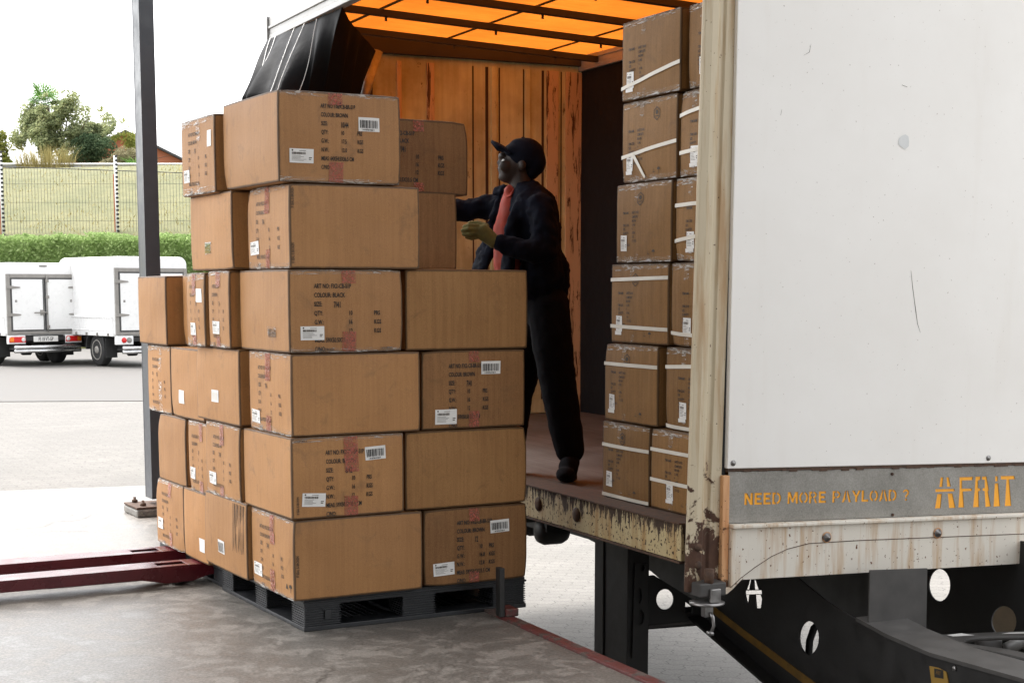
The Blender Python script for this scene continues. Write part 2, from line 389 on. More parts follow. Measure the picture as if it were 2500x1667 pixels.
# ------------------------------------------------------------------ mesh helpers
class MB:
    """collects shapes; build() links them as ONE mesh object"""
    def __init__(s): s.v = []; s.f = []; s.sm = []
    def add(s, vs, fs, smooth=False):
        o = len(s.v); s.v += [tuple(p) for p in vs]
        for f in fs: s.f.append([i + o for i in f]); s.sm.append(smooth)
        return s
    def box(s, a, b, fn=None):
        (x0, y0, z0), (x1, y1, z1) = a, b
        vs = [(x0, y0, z0), (x1, y0, z0), (x1, y1, z0), (x0, y1, z0), (x0, y0, z1), (x1, y0, z1), (x1, y1, z1), (x0, y1, z1)]
        if fn: vs = [fn(*p) for p in vs]
        return s.add(vs, [(0, 3, 2, 1), (4, 5, 6, 7), (0, 1, 5, 4), (1, 2, 6, 5), (2, 3, 7, 6), (3, 0, 4, 7)])
    def prism(s, poly, fa, fb):
        """poly 2D; fa/fb map a 2D point to 3D for the two ends"""
        n = len(poly)
        vs = [fa(*p) for p in poly] + [fb(*p) for p in poly]
        fs = [list(range(n))[::-1], list(range(n, 2 * n))] + [(i, (i + 1) % n, n + (i + 1) % n, n + i) for i in range(n)]
        return s.add(vs, fs)
    def tube(s, pts, rad, seg=8, smooth=True, cap=True):
        pts = [Vector(p) for p in pts]; n = len(pts)
        rad = rad if isinstance(rad, (list, tuple)) else [rad] * n
        vs = []; prev = None
        for i, p in enumerate(pts):
            d = (pts[min(i + 1, n - 1)] - pts[max(i - 1, 0)]).normalized()
            if prev is None:
                up = Vector((0, 0, 1)) if abs(d.z) < 0.9 else Vector((1, 0, 0))
                a = d.cross(up).normalized()
            else:
                a = (prev - d * prev.dot(d)).normalized()
            prev = a; b = d.cross(a)
            for k in range(seg):
                t = 2 * pi * k / seg; vs.append(p + (a * cos(t) + b * sin(t)) * rad[i])
        fs = [(i * seg + k, i * seg + (k + 1) % seg, (i + 1) * seg + (k + 1) % seg, (i + 1) * seg + k) for i in range(n - 1) for k in range(seg)]
        if cap: fs += [list(range(seg))[::-1], [(n - 1) * seg + k for k in range(seg)]]
        return s.add(vs, fs, smooth)
    def lathe(s, prof, origin, axis=(0, 0, 1), seg=20):
        """prof: (radius, height) along axis"""
        ax = Vector(axis).normalized(); up = Vector((0, 0, 1)) if abs(ax.z) < 0.9 else Vector((1, 0, 0))
        a = ax.cross(up).normalized(); b = ax.cross(a); o = Vector(origin); vs = []
        for r, h in prof:
            for k in range(seg):
                t = 2 * pi * k / seg; vs.append(o + ax * h + (a * cos(t) + b * sin(t)) * r)
        n = len(prof)
        fs = [(i * seg + k, i * seg + (k + 1) % seg, (i + 1) * seg + (k + 1) % seg, (i + 1) * seg + k) for i in range(n - 1) for k in range(seg)]
        fs += [list(range(seg))[::-1], [(n - 1) * seg + k for k in range(seg)]]
        return s.add(vs, fs, True)
    def build(s, name, mat, parent=None, bevel=0.0, smooth_angle=None):
        me = bpy.data.meshes.new(name)
        me.from_pydata(s.v, [], s.f); me.update()
        bm = bmesh.new(); bm.from_mesh(me); bmesh.ops.recalc_face_normals(bm, faces=bm.faces); bm.to_mesh(me); bm.free()
        me.polygons.foreach_set('use_smooth', s.sm)
        return link(name, me, mat, parent, bevel)
def link(name, me, mat, parent=None, bevel=0.0):
    o = bpy.data.objects.new(name, me)
    if mat and not me.materials: me.materials.append(mat)
    COL.objects.link(o)
    if parent: o.parent = parent
    if bevel:
        b = o.modifiers.new('bevel', 'BEVEL'); b.width = bevel; b.segments = 2; b.limit_method = 'ANGLE'; b.angle_limit = radians(40)
    return o
def tag(o, label=None, cat=None, group=None, kind=None):
    if label: o['label'] = label
    if cat: o['category'] = cat
    if group: o['group'] = group
    if kind: o['kind'] = kind
    return o
def empty(name, loc, rz=0, label=None, cat=None, group=None):
    o = bpy.data.objects.new(name, None); COL.objects.link(o)
    o.empty_display_size = 0.1; o.location = loc; o.rotation_euler = (0, 0, rz)
    return tag(o, label, cat, group)

_text_cache = {}
def text_verts(body, size, sx=1.0):
    """outline font turned into flat triangles: list of 2D verts and faces"""
    key = (body, round(size, 4), round(sx, 3))
    if key not in _text_cache:
        cu = bpy.data.curves.new('lettering', 'FONT'); cu.body = body; cu.size = size; cu.resolution_u = 2
        cu.offset = size * 0.022
        ob = bpy.data.objects.new('lettering', cu)
        me = bpy.data.meshes.new_from_object(ob)
        _text_cache[key] = ([(v.co.x * sx * 0.79, v.co.y) for v in me.vertices], [list(p.vertices) for p in me.polygons])
        bpy.data.objects.remove(ob); bpy.data.meshes.remove(me); bpy.data.curves.remove(cu)
    return _text_cache[key]

def curve_plate(outer, holes, depth, mapper, name, mat, parent):
    """flat plate with cut-outs: 2D filled curve turned into mesh, then mapped to 3D (mapper(a, b, c), c in -depth/2..depth/2)"""
    cu = bpy.data.curves.new(name, 'CURVE'); cu.dimensions = '2D'; cu.fill_mode = 'BOTH'; cu.extrude = depth / 2
    for poly in [outer] + holes:
        sp = cu.splines.new('POLY'); sp.points.add(len(poly) - 1)
        for p, (x, y) in zip(sp.points, poly): p.co = (x, y, 0, 1)
        sp.use_cyclic_u = True
    ob = bpy.data.objects.new(name, cu); me = bpy.data.meshes.new_from_object(ob)
    bpy.data.objects.remove(ob); bpy.data.curves.remove(cu)
    for v in me.vertices: v.co = mapper(*v.co)
    me.name = name; me.update()
    bm = bmesh.new(); bm.from_mesh(me); bmesh.ops.remove_doubles(bm, verts=bm.verts, dist=1e-5); bmesh.ops.recalc_face_normals(bm, faces=bm.faces); bm.to_mesh(me); bm.free()
    return link(name, me, mat, parent)
#@@GROUND@@

# ------------------------------------------------------------------ the setting: ground sheets
T_ROT = atan2(0.43, 0.9028)                   # trailer frame: x = across the trailer (W), y = along it away from the camera (L)
T0 = Vector((0.705, 6.448, 0.0))
WV, LV = Vector((cos(T_ROT), sin(T_ROT), 0)), Vector((-sin(T_ROT), cos(T_ROT), 0))
def tl(w, l, z=0.0): return T0 + WV * w + LV * l + Vector((0, 0, z))
S_ROT = radians(90 - 60.96)                   # pallet frame: x = along the printed front, y = away along the left side
S0 = Vector((-0.9026, 6.373, 0.0))
FV, SV = Vector((cos(S_ROT), sin(S_ROT), 0)), Vector((-sin(S_ROT), cos(S_ROT), 0))
def st(u, v, z=0.0): return S0 + FV * u + SV * v + Vector((0, 0, z))

EDGE_W = -0.525                               # dock edge, in trailer coordinates
LANE_Z = -1.0
def slab(name, poly, z_of, thick, mat):
    mb = MB(); n = len(poly)
    mb.prism(poly, lambda x, y: (x, y, z_of(x, y) - thick), lambda x, y: (x, y, z_of(x, y)))
    return tag(mb.build(name, mat), kind='structure')
e0, e1 = tl(EDGE_W, -14), tl(EDGE_W, 5.82)
slab('dock_floor', [(e0.x, e0.y), (e1.x, e1.y), (-14, 7.65), (-22, -9)], lambda x, y: 0.0, 1.2, M_CONC)
def yz(x, y): return -0.012 - 0.0042 * (y - 11.0)
e2, e3, e4 = tl(EDGE_W, 5.84), Vector((-2.35, 20.9, 0)), Vector((-2.5, 46, 0))
slab('yard_paving', [(e2.x, e2.y), (e3.x, e3.y), (-30, 18.4), (-30, 2.75), (-14.0, 7.68)], yz, 1.2, M_YARD)
slab('drain_channel', [(e3.x, e3.y + 0.01), (e3.x - 0.05, e3.y + 0.12), (-30, 18.53), (-30, 18.41)], lambda x, y: yz(x, y) - 0.012, 1.1, M_SEAL)
slab('yard_road', [(e3.x - 0.05, e3.y + 0.13), (e4.x, e4.y), (-70, 46), (-70, 18.0), (-30, 18.54)], yz, 1.2, M_ASPH)
l0, l1 = tl(EDGE_W - 0.2, -30), tl(EDGE_W - 0.2, 90)
mb = MB(); q0, q1 = tl(60, 90), tl(60, -30)
mb.add([(l0.x, l0.y, LANE_Z), (q1.x, q1.y, LANE_Z), (q0.x, q0.y, LANE_Z), (l1.x, l1.y, LANE_Z)], [(0, 1, 2, 3)])
tag(mb.build('truck_lane', M_LANE), kind='structure')
mb = MB(); k = tl(0, 0)
mb.box((EDGE_W - 0.052, -14, -0.16), (EDGE_W + 0.006, 5.8, 0.012))
kerb = mb.build('dock_kerb', M_KERB, bevel=0.004); kerb.location = T0; kerb.rotation_euler = (0, 0, T_ROT)
tag(kerb, kind='structure')
# bank behind the yard
prof = [(41.2, -0.6), (41.2, 0.42), (41.5, 0.45), (43.2, 1.75), (45.5, 2.3), (48.0, 3.02), (53, 4.25), (58, 5.4), (62.0, 6.05), (66, 6.2), (76, 6.6), (110, 6.8), (160, 7.0), (160, -1)]
mb = MB(); vs = []; NX = 60
for i in range(NX + 1):
    x = -95 + 125 * i / NX
    for y, z in prof: vs.append((x, y, z + (0.28 * noise.noise(Vector((x * 0.13, y * 0.13, 1.7))) if 46 < y < 100 else 0)))
m_ = len(prof)
mb.add(vs, [(i * m_ + j, (i + 1) * m_ + j, (i + 1) * m_ + j + 1, i * m_ + j + 1) for i in range(NX) for j in range(m_ - 1)], True)
tag(mb.build('grass_bank', M_SLOPE), kind='structure')
# far ground to the horizon
mb = MB(); mb.add([(-900, -300, -1.6), (900, -300, -1.6), (900, 900, -1.6), (-900, 900, -1.6)], [(0, 1, 2, 3)])
tag(mb.build('far_ground', M_ASPH), kind='structure')

# ------------------------------------------------------------------ unseen warehouse with light-blocking walls behind the camera, and its canopy over the dock
wh = empty('warehouse', tl(-6, -9), T_ROT, 'unseen warehouse, its walls added to block light, with a canopy roof reaching over the concrete dock', 'building')
mb = MB(); mb.box((1.0, -0.4, -1.0), (5.5, 0.0, 6.0)); mb.build('wall', M_BLOCKW, wh)
mb = MB(); mb.box((5.2, 0.0, -1.0), (5.5, 3.2, 4.97)); mb.build('light_block_jamb', M_BLOCKW, wh)  # unseen, added to keep the right-hand sky off the cartons
mb = MB(); mb.box((1.0, 0.0, -1.0), (1.3, 6.5, 4.97)); mb.build('light_block_wall', M_BLOCKW, wh)  # unseen, added to cut the light from the left on the carton fronts
mb = MB()
for i in range(24):                                # corrugated sheets over the dock edge
    x0 = 1.6 + 4.05 * i / 24; x1 = x0 + 4.05 / 24; y1 = 13.6
    mb.prism([(x0, 4.98), ((x0 + x1) / 2, 5.03), (x1, 4.98), (x1, 4.985), ((x0 + x1) / 2, 5.035), (x0, 4.985)],
             lambda a, b: (a, 0.02, b), lambda a, b: (a, y1, b))
mb.build('canopy_roof', M_CANOPY, wh)

# ------------------------------------------------------------------ steel post carrying the canopy
pb = onz(369, 1255, 0.0)
post = empty('steel_post', (pb.x + 0.02, pb.y + 0.06, 0), S_ROT, 'tall grey steel post standing on the dock behind the left cartons', 'post')
mb = MB()
# H-section: two flanges and a web
mb.box((-0.046, -0.075, 0.10), (0.046, -0.064, 4.97)); mb.box((-0.046, 0.064, 0.10), (0.046, 0.075, 4.97)); mb.box((-0.045, -0.064, 0.10), (-0.034, 0.064, 4.97))
mb.build('post_shaft', M_POSTST, post)
mb = MB(); mb.box((-0.17, -0.17, 0.0), (0.15, 0.15, 0.050)); mb.build('concrete_pad', M_CONC, post, bevel=0.012)
mb = MB(); mb.box((-0.17, -0.16, 0.0515), (0.15, 0.14, 0.064)); mb.build('base_plate', M_RUST, post, bevel=0.003)
for bx, by in ((-0.11, -0.09), (0.11, -0.10), (-0.11, 0.1), (0.11, 0.1)):
    mb = MB(); mb.lathe([(0.019, 0), (0.019, 0.017), (0.009, 0.018), (0.009, 0.034)], (bx, by, 0.065), seg=6); mb.build('anchor_bolt', M_RUST, post)

# ------------------------------------------------------------------ cartons
def face_frame(face, W, D, H):
    """2D face coordinates (a right, b up, seen from outside) -> local point and outward normal"""
    if face == 'F': return (lambda a, b: Vector((a - W / 2, -D / 2, b))), Vector((0, -1, 0)), W, H
    if face == 'L': return (lambda a, b: Vector((-W / 2, D / 2 - a, b))), Vector((-1, 0, 0)), D, H
    if face == 'B': return (lambda a, b: Vector((W / 2 - a, D / 2, b))), Vector((0, 1, 0)), W, H
    if face == 'R': return (lambda a, b: Vector((W / 2, a - D / 2, b))), Vector((1, 0, 0)), D, H
    if face == 'T': return (lambda a, b: Vector((a - W / 2, b - D / 2, H))), Vector((0, 0, 1)), W, D
    return (lambda a, b: Vector((a - W / 2, D / 2 - b, 0))), Vector((0, 0, -1)), W, D

class Carton:
    def __init__(s, name, W, D, H, loc, rz, label, group, mat, seed, cat='cardboard box', bulge=0.0045, crush=1.0):
        s.W, s.D, s.H, s.seed, s.bulge = W, D, H, seed, bulge
        rr = random.Random(seed); r = 0.0042
        s.corners = [(Vector((sx * W / 2, sy * D / 2, hz)), (0.1 + 0.9 * rr.random() ** 4) * 0.017 * crush)
                     for sx in (-1, 1) for sy in (-1, 1) for hz in (0, H)]
        def steps(L, n):
            m = r + 0.009
            return [0, r * 0.35, r, m] + [m + (L - 2 * m) * i / n for i in range(1, n)] + [L - m, L - r, L - r * 0.35, L]
        idx = {}; vs = []; fs = []; ed = []
        for face in 'FLBRTU':
            P, N, A, B = face_frame(face, W, D, H)
            sa, sb = steps(A, 9), steps(B, 7)
            grid = []
            for b in sb:
                row = []
                for a in sa:
                    p = P(a, b); key = (round(p.x, 5), round(p.y, 5), round(p.z, 5))
                    if key not in idx:
                        hx, hy, hz = W / 2 - r, D / 2 - r, H / 2 - r; pc = p - Vector((0, 0, H / 2))
                        q = Vector((max(-hx, min(hx, pc.x)), max(-hy, min(hy, pc.y)), max(-hz, min(hz, pc.z))))
                        d = pc - q
                        pp = q + d.normalized() * r + Vector((0, 0, H / 2))
                        pp = s.warp(pp) + N * s.disp(a / A, b / B, face)
                        idx[key] = len(vs); vs.append(pp); ed.append(1.0 if min(a, A - a, b, B - b) <= r * 1.01 else 0.0)
                    row.append(idx[key])
                grid.append(row)
            for j in range(len(sb) - 1):
                for i in range(len(sa) - 1):
                    q = [grid[j][i], grid[j][i + 1], grid[j + 1][i + 1], grid[j + 1][i]]
                    if len(set(q)) == 4: fs.append(q)
        me = bpy.data.meshes.new(name); me.from_pydata(vs, [], fs); me.update()
        bm = bmesh.new(); bm.from_mesh(me); bmesh.ops.recalc_face_normals(bm, faces=bm.faces); bm.to_mesh(me); bm.free()
        me.polygons.foreach_set('use_smooth', [True] * len(me.polygons))
        me.attributes.new('edge', 'FLOAT', 'POINT').data.foreach_set('value', ed)
        s.o = link(name, me, mat); s.o.location = loc; s.o.rotation_euler = (0, 0, rz)
        tag(s.o, label, cat, group)
    def warp(s, p):
        for c, k in s.corners:
            d = (p - c).length
            if d < 0.11: p = p + (Vector((0, 0, s.H / 2)) - c).normalized() * k * (1 - d / 0.11) ** 2
        return p
    def disp(s, ka, kb, face):
        m = max(0.0, sin(pi * min(1, max(0, ka))) * sin(pi * min(1, max(0, kb))))
        n = noise.noise(Vector((ka * 3.1 + s.seed * 7.3, kb * 2.7 + ord(face) * 1.9, s.seed * 1.37)))
        return s.bulge * m ** 0.6 + 0.006 * n * min(1.0, 3.5 * m)
    def pt(s, face, a, b, off):
        P, N, A, B = face_frame(face, s.W, s.D, s.H)
        return s.warp(P(a, b)) + N * (s.disp(a / A, b / B, face) + off)
    def strip(s, name, face, quad, mat, off=0.0016, n=6, parent=None):
        """thin sheet lying on a face; quad = four (a, b) corners"""
        (a0, b0), (a1, b1), (a2, b2), (a3, b3) = quad; vs = []; fs = []
        for j in range(n + 1):
            for i in range(n + 1):
                x, y = i / n, j / n
                a = (a0 * (1 - x) + a1 * x) * (1 - y) + (a3 * (1 - x) + a2 * x) * y
                b = (b0 * (1 - x) + b1 * x) * (1 - y) + (b3 * (1 - x) + b2 * x) * y
                vs.append(s.pt(face, a, b, off))
        k = n + 1
        for j in range(n):
            for i in range(n): fs.append((j * k + i, j * k + i + 1, (j + 1) * k + i + 1, (j + 1) * k + i))
        mb = MB(); mb.add(vs, fs, True)
        return mb.build(name, mat, parent or s.o)
    def rect(s, name, face, a0, a1, b0, b1, mat, off=0.0016, tilt=0.0, n=6, parent=None):
        cx, cy = (a0 + a1) / 2, (b0 + b1) / 2
        def rt(a, b): return (cx + (a - cx) * cos(tilt) - (b - cy) * sin(tilt), cy + (a - cx) * sin(tilt) + (b - cy) * cos(tilt))
        return s.strip(name, face, [rt(a0, b0), rt(a1, b0), rt(a1, b1), rt(a0, b1)], mat, off, n, parent)
    def text(s, name, face, entries, mat, off=0.002, parent=None):
        """entries: (a, b, text, cap height, x squeeze, rotation)"""
        mb = MB()
        for e in entries:
            a, b, body, cap = e[:4]; sx = e[4] if len(e) > 4 else 0.86; rot = e[5] if len(e) > 5 else 0.0
            v, f = text_verts(body, cap / 0.70, sx)
            mb.add([s.pt(face, a + x * cos(rot) - y * sin(rot), b + x * sin(rot) + y * cos(rot), off) for x, y in v], f)
        return mb.build(name, mat, parent or s.o)
    def marks(s, name, face, rects, mat, off=0.002, parent=None):
        mb = MB()
        for r4 in rects:
            if len(r4) == 4 and not isinstance(r4[0], tuple):
                a0, a1, b0, b1 = r4; r4 = [(a0, b0), (a1, b0), (a1, b1), (a0, b1)]
            mb.add([s.pt(face, a, b, off) for a, b in r4], [tuple(range(len(r4)))])
        return mb.build(name, mat, parent or s.o)
    # ---- things stuck on the board
    def ship_label(s, face, a0, b0, w=0.103, h=0.056, tilt=0.0):
        lab = s.rect('shipping_label', face, a0, a0 + w, b0, b0 + h, M_LABEL, 0.0022, tilt)
        rr = random.Random(s.seed + 5); R_ = []
        cx, cy = a0 + w / 2, b0 + h / 2
        x = a0 + 0.10 * w
        while x < a0 + 0.66 * w:
            d = rr.uniform(0.006, 0.022) * w; R_.append((x, x + d, b0 + h * 0.60, b0 + h * 0.76)); x += d + rr.uniform(0.006, 0.018) * w
        for i in range(5): R_.append((a0 + 0.09 * w, a0 + rr.uniform(0.45, 0.72) * w, b0 + h * (0.50 - 0.085 * i), b0 + h * (0.52 - 0.085 * i)))
        R_ += [(a0 + 0.8 * w, a0 + 0.93 * w, b0 + h * 0.36, b0 + h * 0.42), (a0 + 0.8 * w, a0 + 0.9 * w, b0 + h * 0.24, b0 + h * 0.30), (a0 + 0.4 * w, a0 + 0.68 * w, b0 + h * 0.84, b0 + h * 0.87)]
        R_.append([(a0 + w * (0.12 + 0.035 * cos(t * pi / 4)), b0 + h * 0.88 + w * 0.035 * sin(t * pi / 4)) for t in range(8)])
        def rt(a, b): return (cx + (a - cx) * cos(tilt) - (b - cy) * sin(tilt), cy + (a - cx) * sin(tilt) + (b - cy) * cos(tilt))
        R2 = [[rt(p, q) for p, q in (r if isinstance(r, list) else [(r[0], r[2]), (r[1], r[2]), (r[1], r[3]), (r[0], r[3])])] for r in R_]
        s.marks('printed_lines', face, R2, M_INK2, 0.0030, lab); return lab
    def bar_label(s, face, a0, b0, w=0.094, h=0.056, tilt=0.0, digits='1 40 00706 01060 4'):
        lab = s.rect('barcode_sticker', face, a0, a0 + w, b0, b0 + h, M_LABEL, 0.0022, tilt)
        rr = random.Random(11); x = a0 + 0.07 * w; R_ = []
        cx, cy = a0 + w / 2, b0 + h / 2
        def rt(a, b): return (cx + (a - cx) * cos(tilt) - (b - cy) * sin(tilt), cy + (a - cx) * sin(tilt) + (b - cy) * cos(tilt))
        while x < a0 + 0.92 * w:
            d = rr.choice((0.012, 0.02, 0.03, 0.045)) * w
            R_.append([rt(x, b0 + h * 0.24), rt(x + d, b0 + h * 0.24), rt(x + d, b0 + h * 0.80), rt(x, b0 + h * 0.80)]); x += d + rr.choice((0.012, 0.02, 0.032)) * w
        s.marks('bars', face, R_, M_INK, 0.0030, lab)
        p = rt(a0 + w * 0.16, b0 + h * 0.06)
        s.text('bar_digits', face, [(p[0], p[1], digits, h * 0.12, 0.9, tilt)], M_INK, 0.0030, lab); return lab
    def flap_tape(s, face, a, top=0.095, bot=0.085, w=0.05, mat=None, hi=True, lo=True):
        P, N, A, B = face_frame(face, s.W, s.D, s.H); mat = mat or M_TAPER
        if hi: s.rect('packing_tape', face, a - w / 2, a + w / 2, B - top, B - 0.004, mat, 0.0034, 0.02)
        if lo: s.rect('packing_tape', face, a - w / 2, a + w / 2, 0.004, bot, mat, 0.0034, -0.02)
    def edge_film(s, face, top=True, bot=True, h=0.022):
        P, N, A, B = face_frame(face, s.W, s.D, s.H)
        if top: s.strip('edge_tape', face, [(0.004, B - h), (A - 0.004, B - h * 0.7), (A - 0.004, B - 0.001), (0.004, B - 0.001)], M_TAPE, 0.0026, 10)
        if bot: s.strip('edge_tape', face, [(0.004, 0.001), (A - 0.004, 0.001), (A - 0.004, h * 0.8), (0.004, h)], M_TAPE, 0.0026, 10)
    def front_print(s, face, art, colour, size, qty, gw, nw, meas, cap=0.0178, ax=0.109, top=0.262, dy=0.0365, bx=0.260, cx=0.372, ink=None, sx=0.86):
        e = [(ax, top, 'ART NO: ' + art, cap, sx), (ax, top - dy, 'COLOUR: ' + colour, cap, sx), (ax, top - 2 * dy, 'SIZE:', cap, sx),
             (ax, top - 3 * dy, 'QTY:', cap, sx), (bx, top - 3 * dy, qty, cap, sx), (cx, top - 3 * dy, 'PRS', cap, sx),
             (ax, top - 4 * dy, 'G.W.:', cap, sx), (bx, top - 4 * dy, gw, cap, sx), (cx, top - 4 * dy, 'KGS', cap, sx),
             (ax, top - 5 * dy, 'N.W.:', cap, sx), (bx, top - 5 * dy, nw, cap, sx), (cx, top - 5 * dy, 'KGS', cap, sx),
             (ax, top - 6 * dy, 'MEAS: ' + meas + ' CM', cap, sx * 0.97), (ax, top - 7 * dy, 'C/NO:', cap, sx)]
        if size: e.append((ax + 0.085, top - 2 * dy - 0.006, size, cap * 1.35, sx * 0.8))
        s.text('printed_text', face, e, ink or M_INK)

def sbox(name, u0, u1, v0, v1, z0, z1, label, group, seed, rot=0.0, **kw):
    c = st((u0 + u1) / 2, (v0 + v1) / 2, z0)
    return Carton(name, u1 - u0, v1 - v0, z1 - z0, c, S_ROT + rot, label, group, M_CARD_SHADE if seed in (2, 8, 16, 19) else M_CARD_HALFSHADE if seed in (5, 11) else M_CARD, seed, **kw)
G1 = 'cartons stacked on the pallets'
RZ = [0.142 + 0.341 * i for i in range(6)]
RH = 0.337
def seal_text(c, face, a, b, h, rot=pi / 2):
    c.text('edge_print', face, [(a, b, 'IF SEAL IS BROKEN', h, 0.8, rot)], M_INK2)
BR, BK = 'FX2-CB-BR-S1P', 'FX2-CB-S1P'
N1 = ('10', '16', '12', '59X50.5X33.5')
def side_print(c, face, colour='BROWN', art=BR, size='7/41', wide=True, k=1.0):
    P, N, A, B = face_frame(face, c.W, c.D, c.H); q = A / 0.505
    c.front_print(face, art, colour, size, *N1, ax=0.12 * q, bx=0.27 * q, cx=0.37 * q, ink=M_INK2, sx=0.86 * min(1.0, q), cap=0.0155)

# ---- front pallet, row by row from the bottom
c = sbox('carton', 0.0, 0.588, -0.008, 0.497, RZ[0], RZ[0] + RH, 'blank fronted carton at the bottom front corner with red tape on its printed side', G1, 1)
seal_text(c, 'F', 0.022, 0.10, 0.012); side_print(c, 'L'); c.flap_tape('L', 0.27, 0.13, 0.10); c.edge_film('L'); c.ship_label('L', 0.03, 0.045)
c.marks('care_symbols', 'L', [[(0.43 + 0.016 * cos(i * pi * 2 / 3 + 1.57), 0.05 + 0.016 * sin(i * pi * 2 / 3 + 1.57)) for i in range(3)], [(0.47 + 0.016 * cos(i * pi / 4), 0.05 + 0.016 * sin(i * pi / 4)) for i in range(5)], (0.468, 0.472, 0.03, 0.05)], M_INK2)
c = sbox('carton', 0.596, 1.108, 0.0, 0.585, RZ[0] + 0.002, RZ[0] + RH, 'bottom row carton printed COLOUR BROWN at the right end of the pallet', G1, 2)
c.front_print('F', BR, 'BROWN', '12', '10', '16.8', '12.8', '59X50.5X33.5', ax=0.160, bx=0.268, cx=0.316, sx=0.80); c.bar_label('F', 0.325, 0.215, tilt=0.04); c.ship_label('F', 0.046, 0.045, tilt=0.04); c.flap_tape('F', 0.245, 0.06, 0.05)
c = sbox('carton', -0.02, 0.57, 0.508, 1.085, RZ[0] + 0.004, RZ[0] + 0.345, 'badly creased blank carton in the bottom row beside the corner carton', G1, 3, crush=1.6)
c.rect('barcode_sticker', 'L', 0.20, 0.285, 0.075, 0.135, M_LABEL, 0.0022, -0.04); c.marks('bars', 'L', [(0.205 + 0.012 * i, 0.211 + 0.012 * i, 0.08, 0.125) for i in range(6)], M_INK2, 0.003)
c.marks('crease_lines', 'L', [[(x, 0.11 + 0.03 * ((i * 7) % 3)), (x + 0.0035, 0.11), (x + 0.006 + 0.004 * (i % 2), 0.328), (x + 0.002, 0.328)] for i, x in enumerate((0.405, 0.425, 0.448, 0.462, 0.488, 0.505, 0.525, 0.54))], M_EDGE, 0.0022)
c = sbox('carton', -0.006, 0.500, -0.014, 0.562, RZ[1], RZ[1] + RH, 'second row carton printed COLOUR BROWN with red tape and a barcode sticker', G1, 4)
c.front_print('F', BR, 'BROWN', '8/42', *N1, ax=0.150, bx=0.262, cx=0.330, sx=0.78); c.bar_label('F', 0.325, 0.232, tilt=0.05); c.ship_label('F', 0.044, 0.05, tilt=-0.06)
c.flap_tape('F', 0.262, 0.15, 0.085, 0.062); c.edge_film('F', bot=False); seal_text(c, 'F', 0.03, 0.02, 0.010); c.text('edge_print', 'F', [(0.012, 0.318, 'ACCEPTANCE', 0.010, 0.8)], M_INK2)
c = sbox('carton', 0.512, 1.106, 0.0, 0.50, RZ[1] + 0.001, RZ[1] + RH, 'blank carton in the second row above the lower right printed one', G1, 5)
c = sbox('carton', -0.022, 0.57, 0.575, 1.035, RZ[1], RZ[1] + RH, 'second row carton with faint print and pink tape on its pale left side', G1, 6)
side_print(c, 'L'); c.flap_tape('L', 0.23, 0.10, 0.05); c.edge_film('L'); c.ship_label('L', 0.05, 0.05)
c = sbox('carton', 0.0, 0.580, -0.012, 0.486, RZ[2], RZ[2] + RH, 'blank fronted carton third row up with shiny tape along its left side', G1, 7)
side_print(c, 'L', 'BROWN', BR, '7/41'); c.flap_tape('L', 0.24, 0.12, 0.07, 0.06); c.edge_film('L', h=0.035); c.ship_label('L', 0.03, 0.03, tilt=-0.03)
c = sbox('carton', 0.592, 1.096, 0.0, 0.58, RZ[2] + 0.001, RZ[2] + RH, 'shade darkened third row carton printed COLOUR BROWN at the right end', G1, 8)
c.front_print('F', BR, 'BROWN', '7/41', *N1, ax=0.128, bx=0.216, cx=0.292, sx=0.74); c.bar_label('F', 0.286, 0.232); c.ship_label('F', 0.062, 0.022, h=0.064); c.flap_tape('F', 0.25, 0.05, 0.075)
c = sbox('carton', -0.026, 0.48, 0.548, 1.142, RZ[2], RZ[2] + RH, 'blank pale sided carton third row up with one small white sticker', G1, 9)
c.rect('white_sticker', 'L', 0.235, 0.325, 0.09, 0.145, M_LABEL, 0.0022); c.marks('printed_lines', 'L', [(0.24 + 0.02 * i, 0.25 + 0.02 * i, 0.10, 0.135) for i in range(4)], M_STRAP, 0.003)
c = sbox('carton', -0.008, 0.497, -0.020, 0.566, RZ[3], RZ[3] + RH, 'fourth row carton printed COLOUR BLACK with white label at its lower left', G1, 10)
c.front_print('F', BK, 'BLACK', '7/41', *N1); c.ship_label('F', 0.048, 0.052); c.flap_tape('F', 0.26, 0.055, 0.085, 0.062); c.edge_film('F')
c.text('edge_print', 'F', [(0.12, 0.008, 'IF SEAL IS BROKEN', 0.010, 0.8), (0.40, 0.010, 'CHECK BEFORE', 0.009, 0.8)], M_INK2)
c.rect('green_sticker', 'L', 0.35, 0.45, 0.05, 0.105, M_TAPE, 0.0022); c.marks('bars', 'L', [(0.36 + 0.016 * i, 0.366 + 0.016 * i, 0.06, 0.095) for i in range(6)], M_INK2, 0.003)
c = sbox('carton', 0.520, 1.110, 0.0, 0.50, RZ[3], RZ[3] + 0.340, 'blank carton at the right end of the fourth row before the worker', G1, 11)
c = sbox('carton', -0.05, 0.50, 0.586, 0.866, RZ[3], RZ[3] + RH, 'right one of two narrow cartons on edge in the fourth row', G1, 12)
side_print(c, 'L'); c.flap_tape('L', 0.14, 0.07, 0.05); c.edge_film('L'); c.ship_label('L', 0.06, 0.06, w=0.10)
c = sbox('carton', -0.062, 0.50, 0.892, 1.150, RZ[3] - 0.002, RZ[3] + RH - 0.006, 'left one of two narrow cartons on edge, with torn shiny tape', G1, 13)
side_print(c, 'L'); c.flap_tape('L', 0.12, 0.10, 0.05); c.edge_film('L', h=0.04); c.ship_label('L', 0.05, 0.05, w=0.09); c.rect('white_sticker', 'L', 0.15, 0.225, 0.20, 0.262, M_LABEL)
c = sbox('carton', 0.0, 0.578, -0.022, 0.468, RZ[4], RZ[4] + RH, 'blank fronted carton fifth row up under the topmost carton', G1, 14)
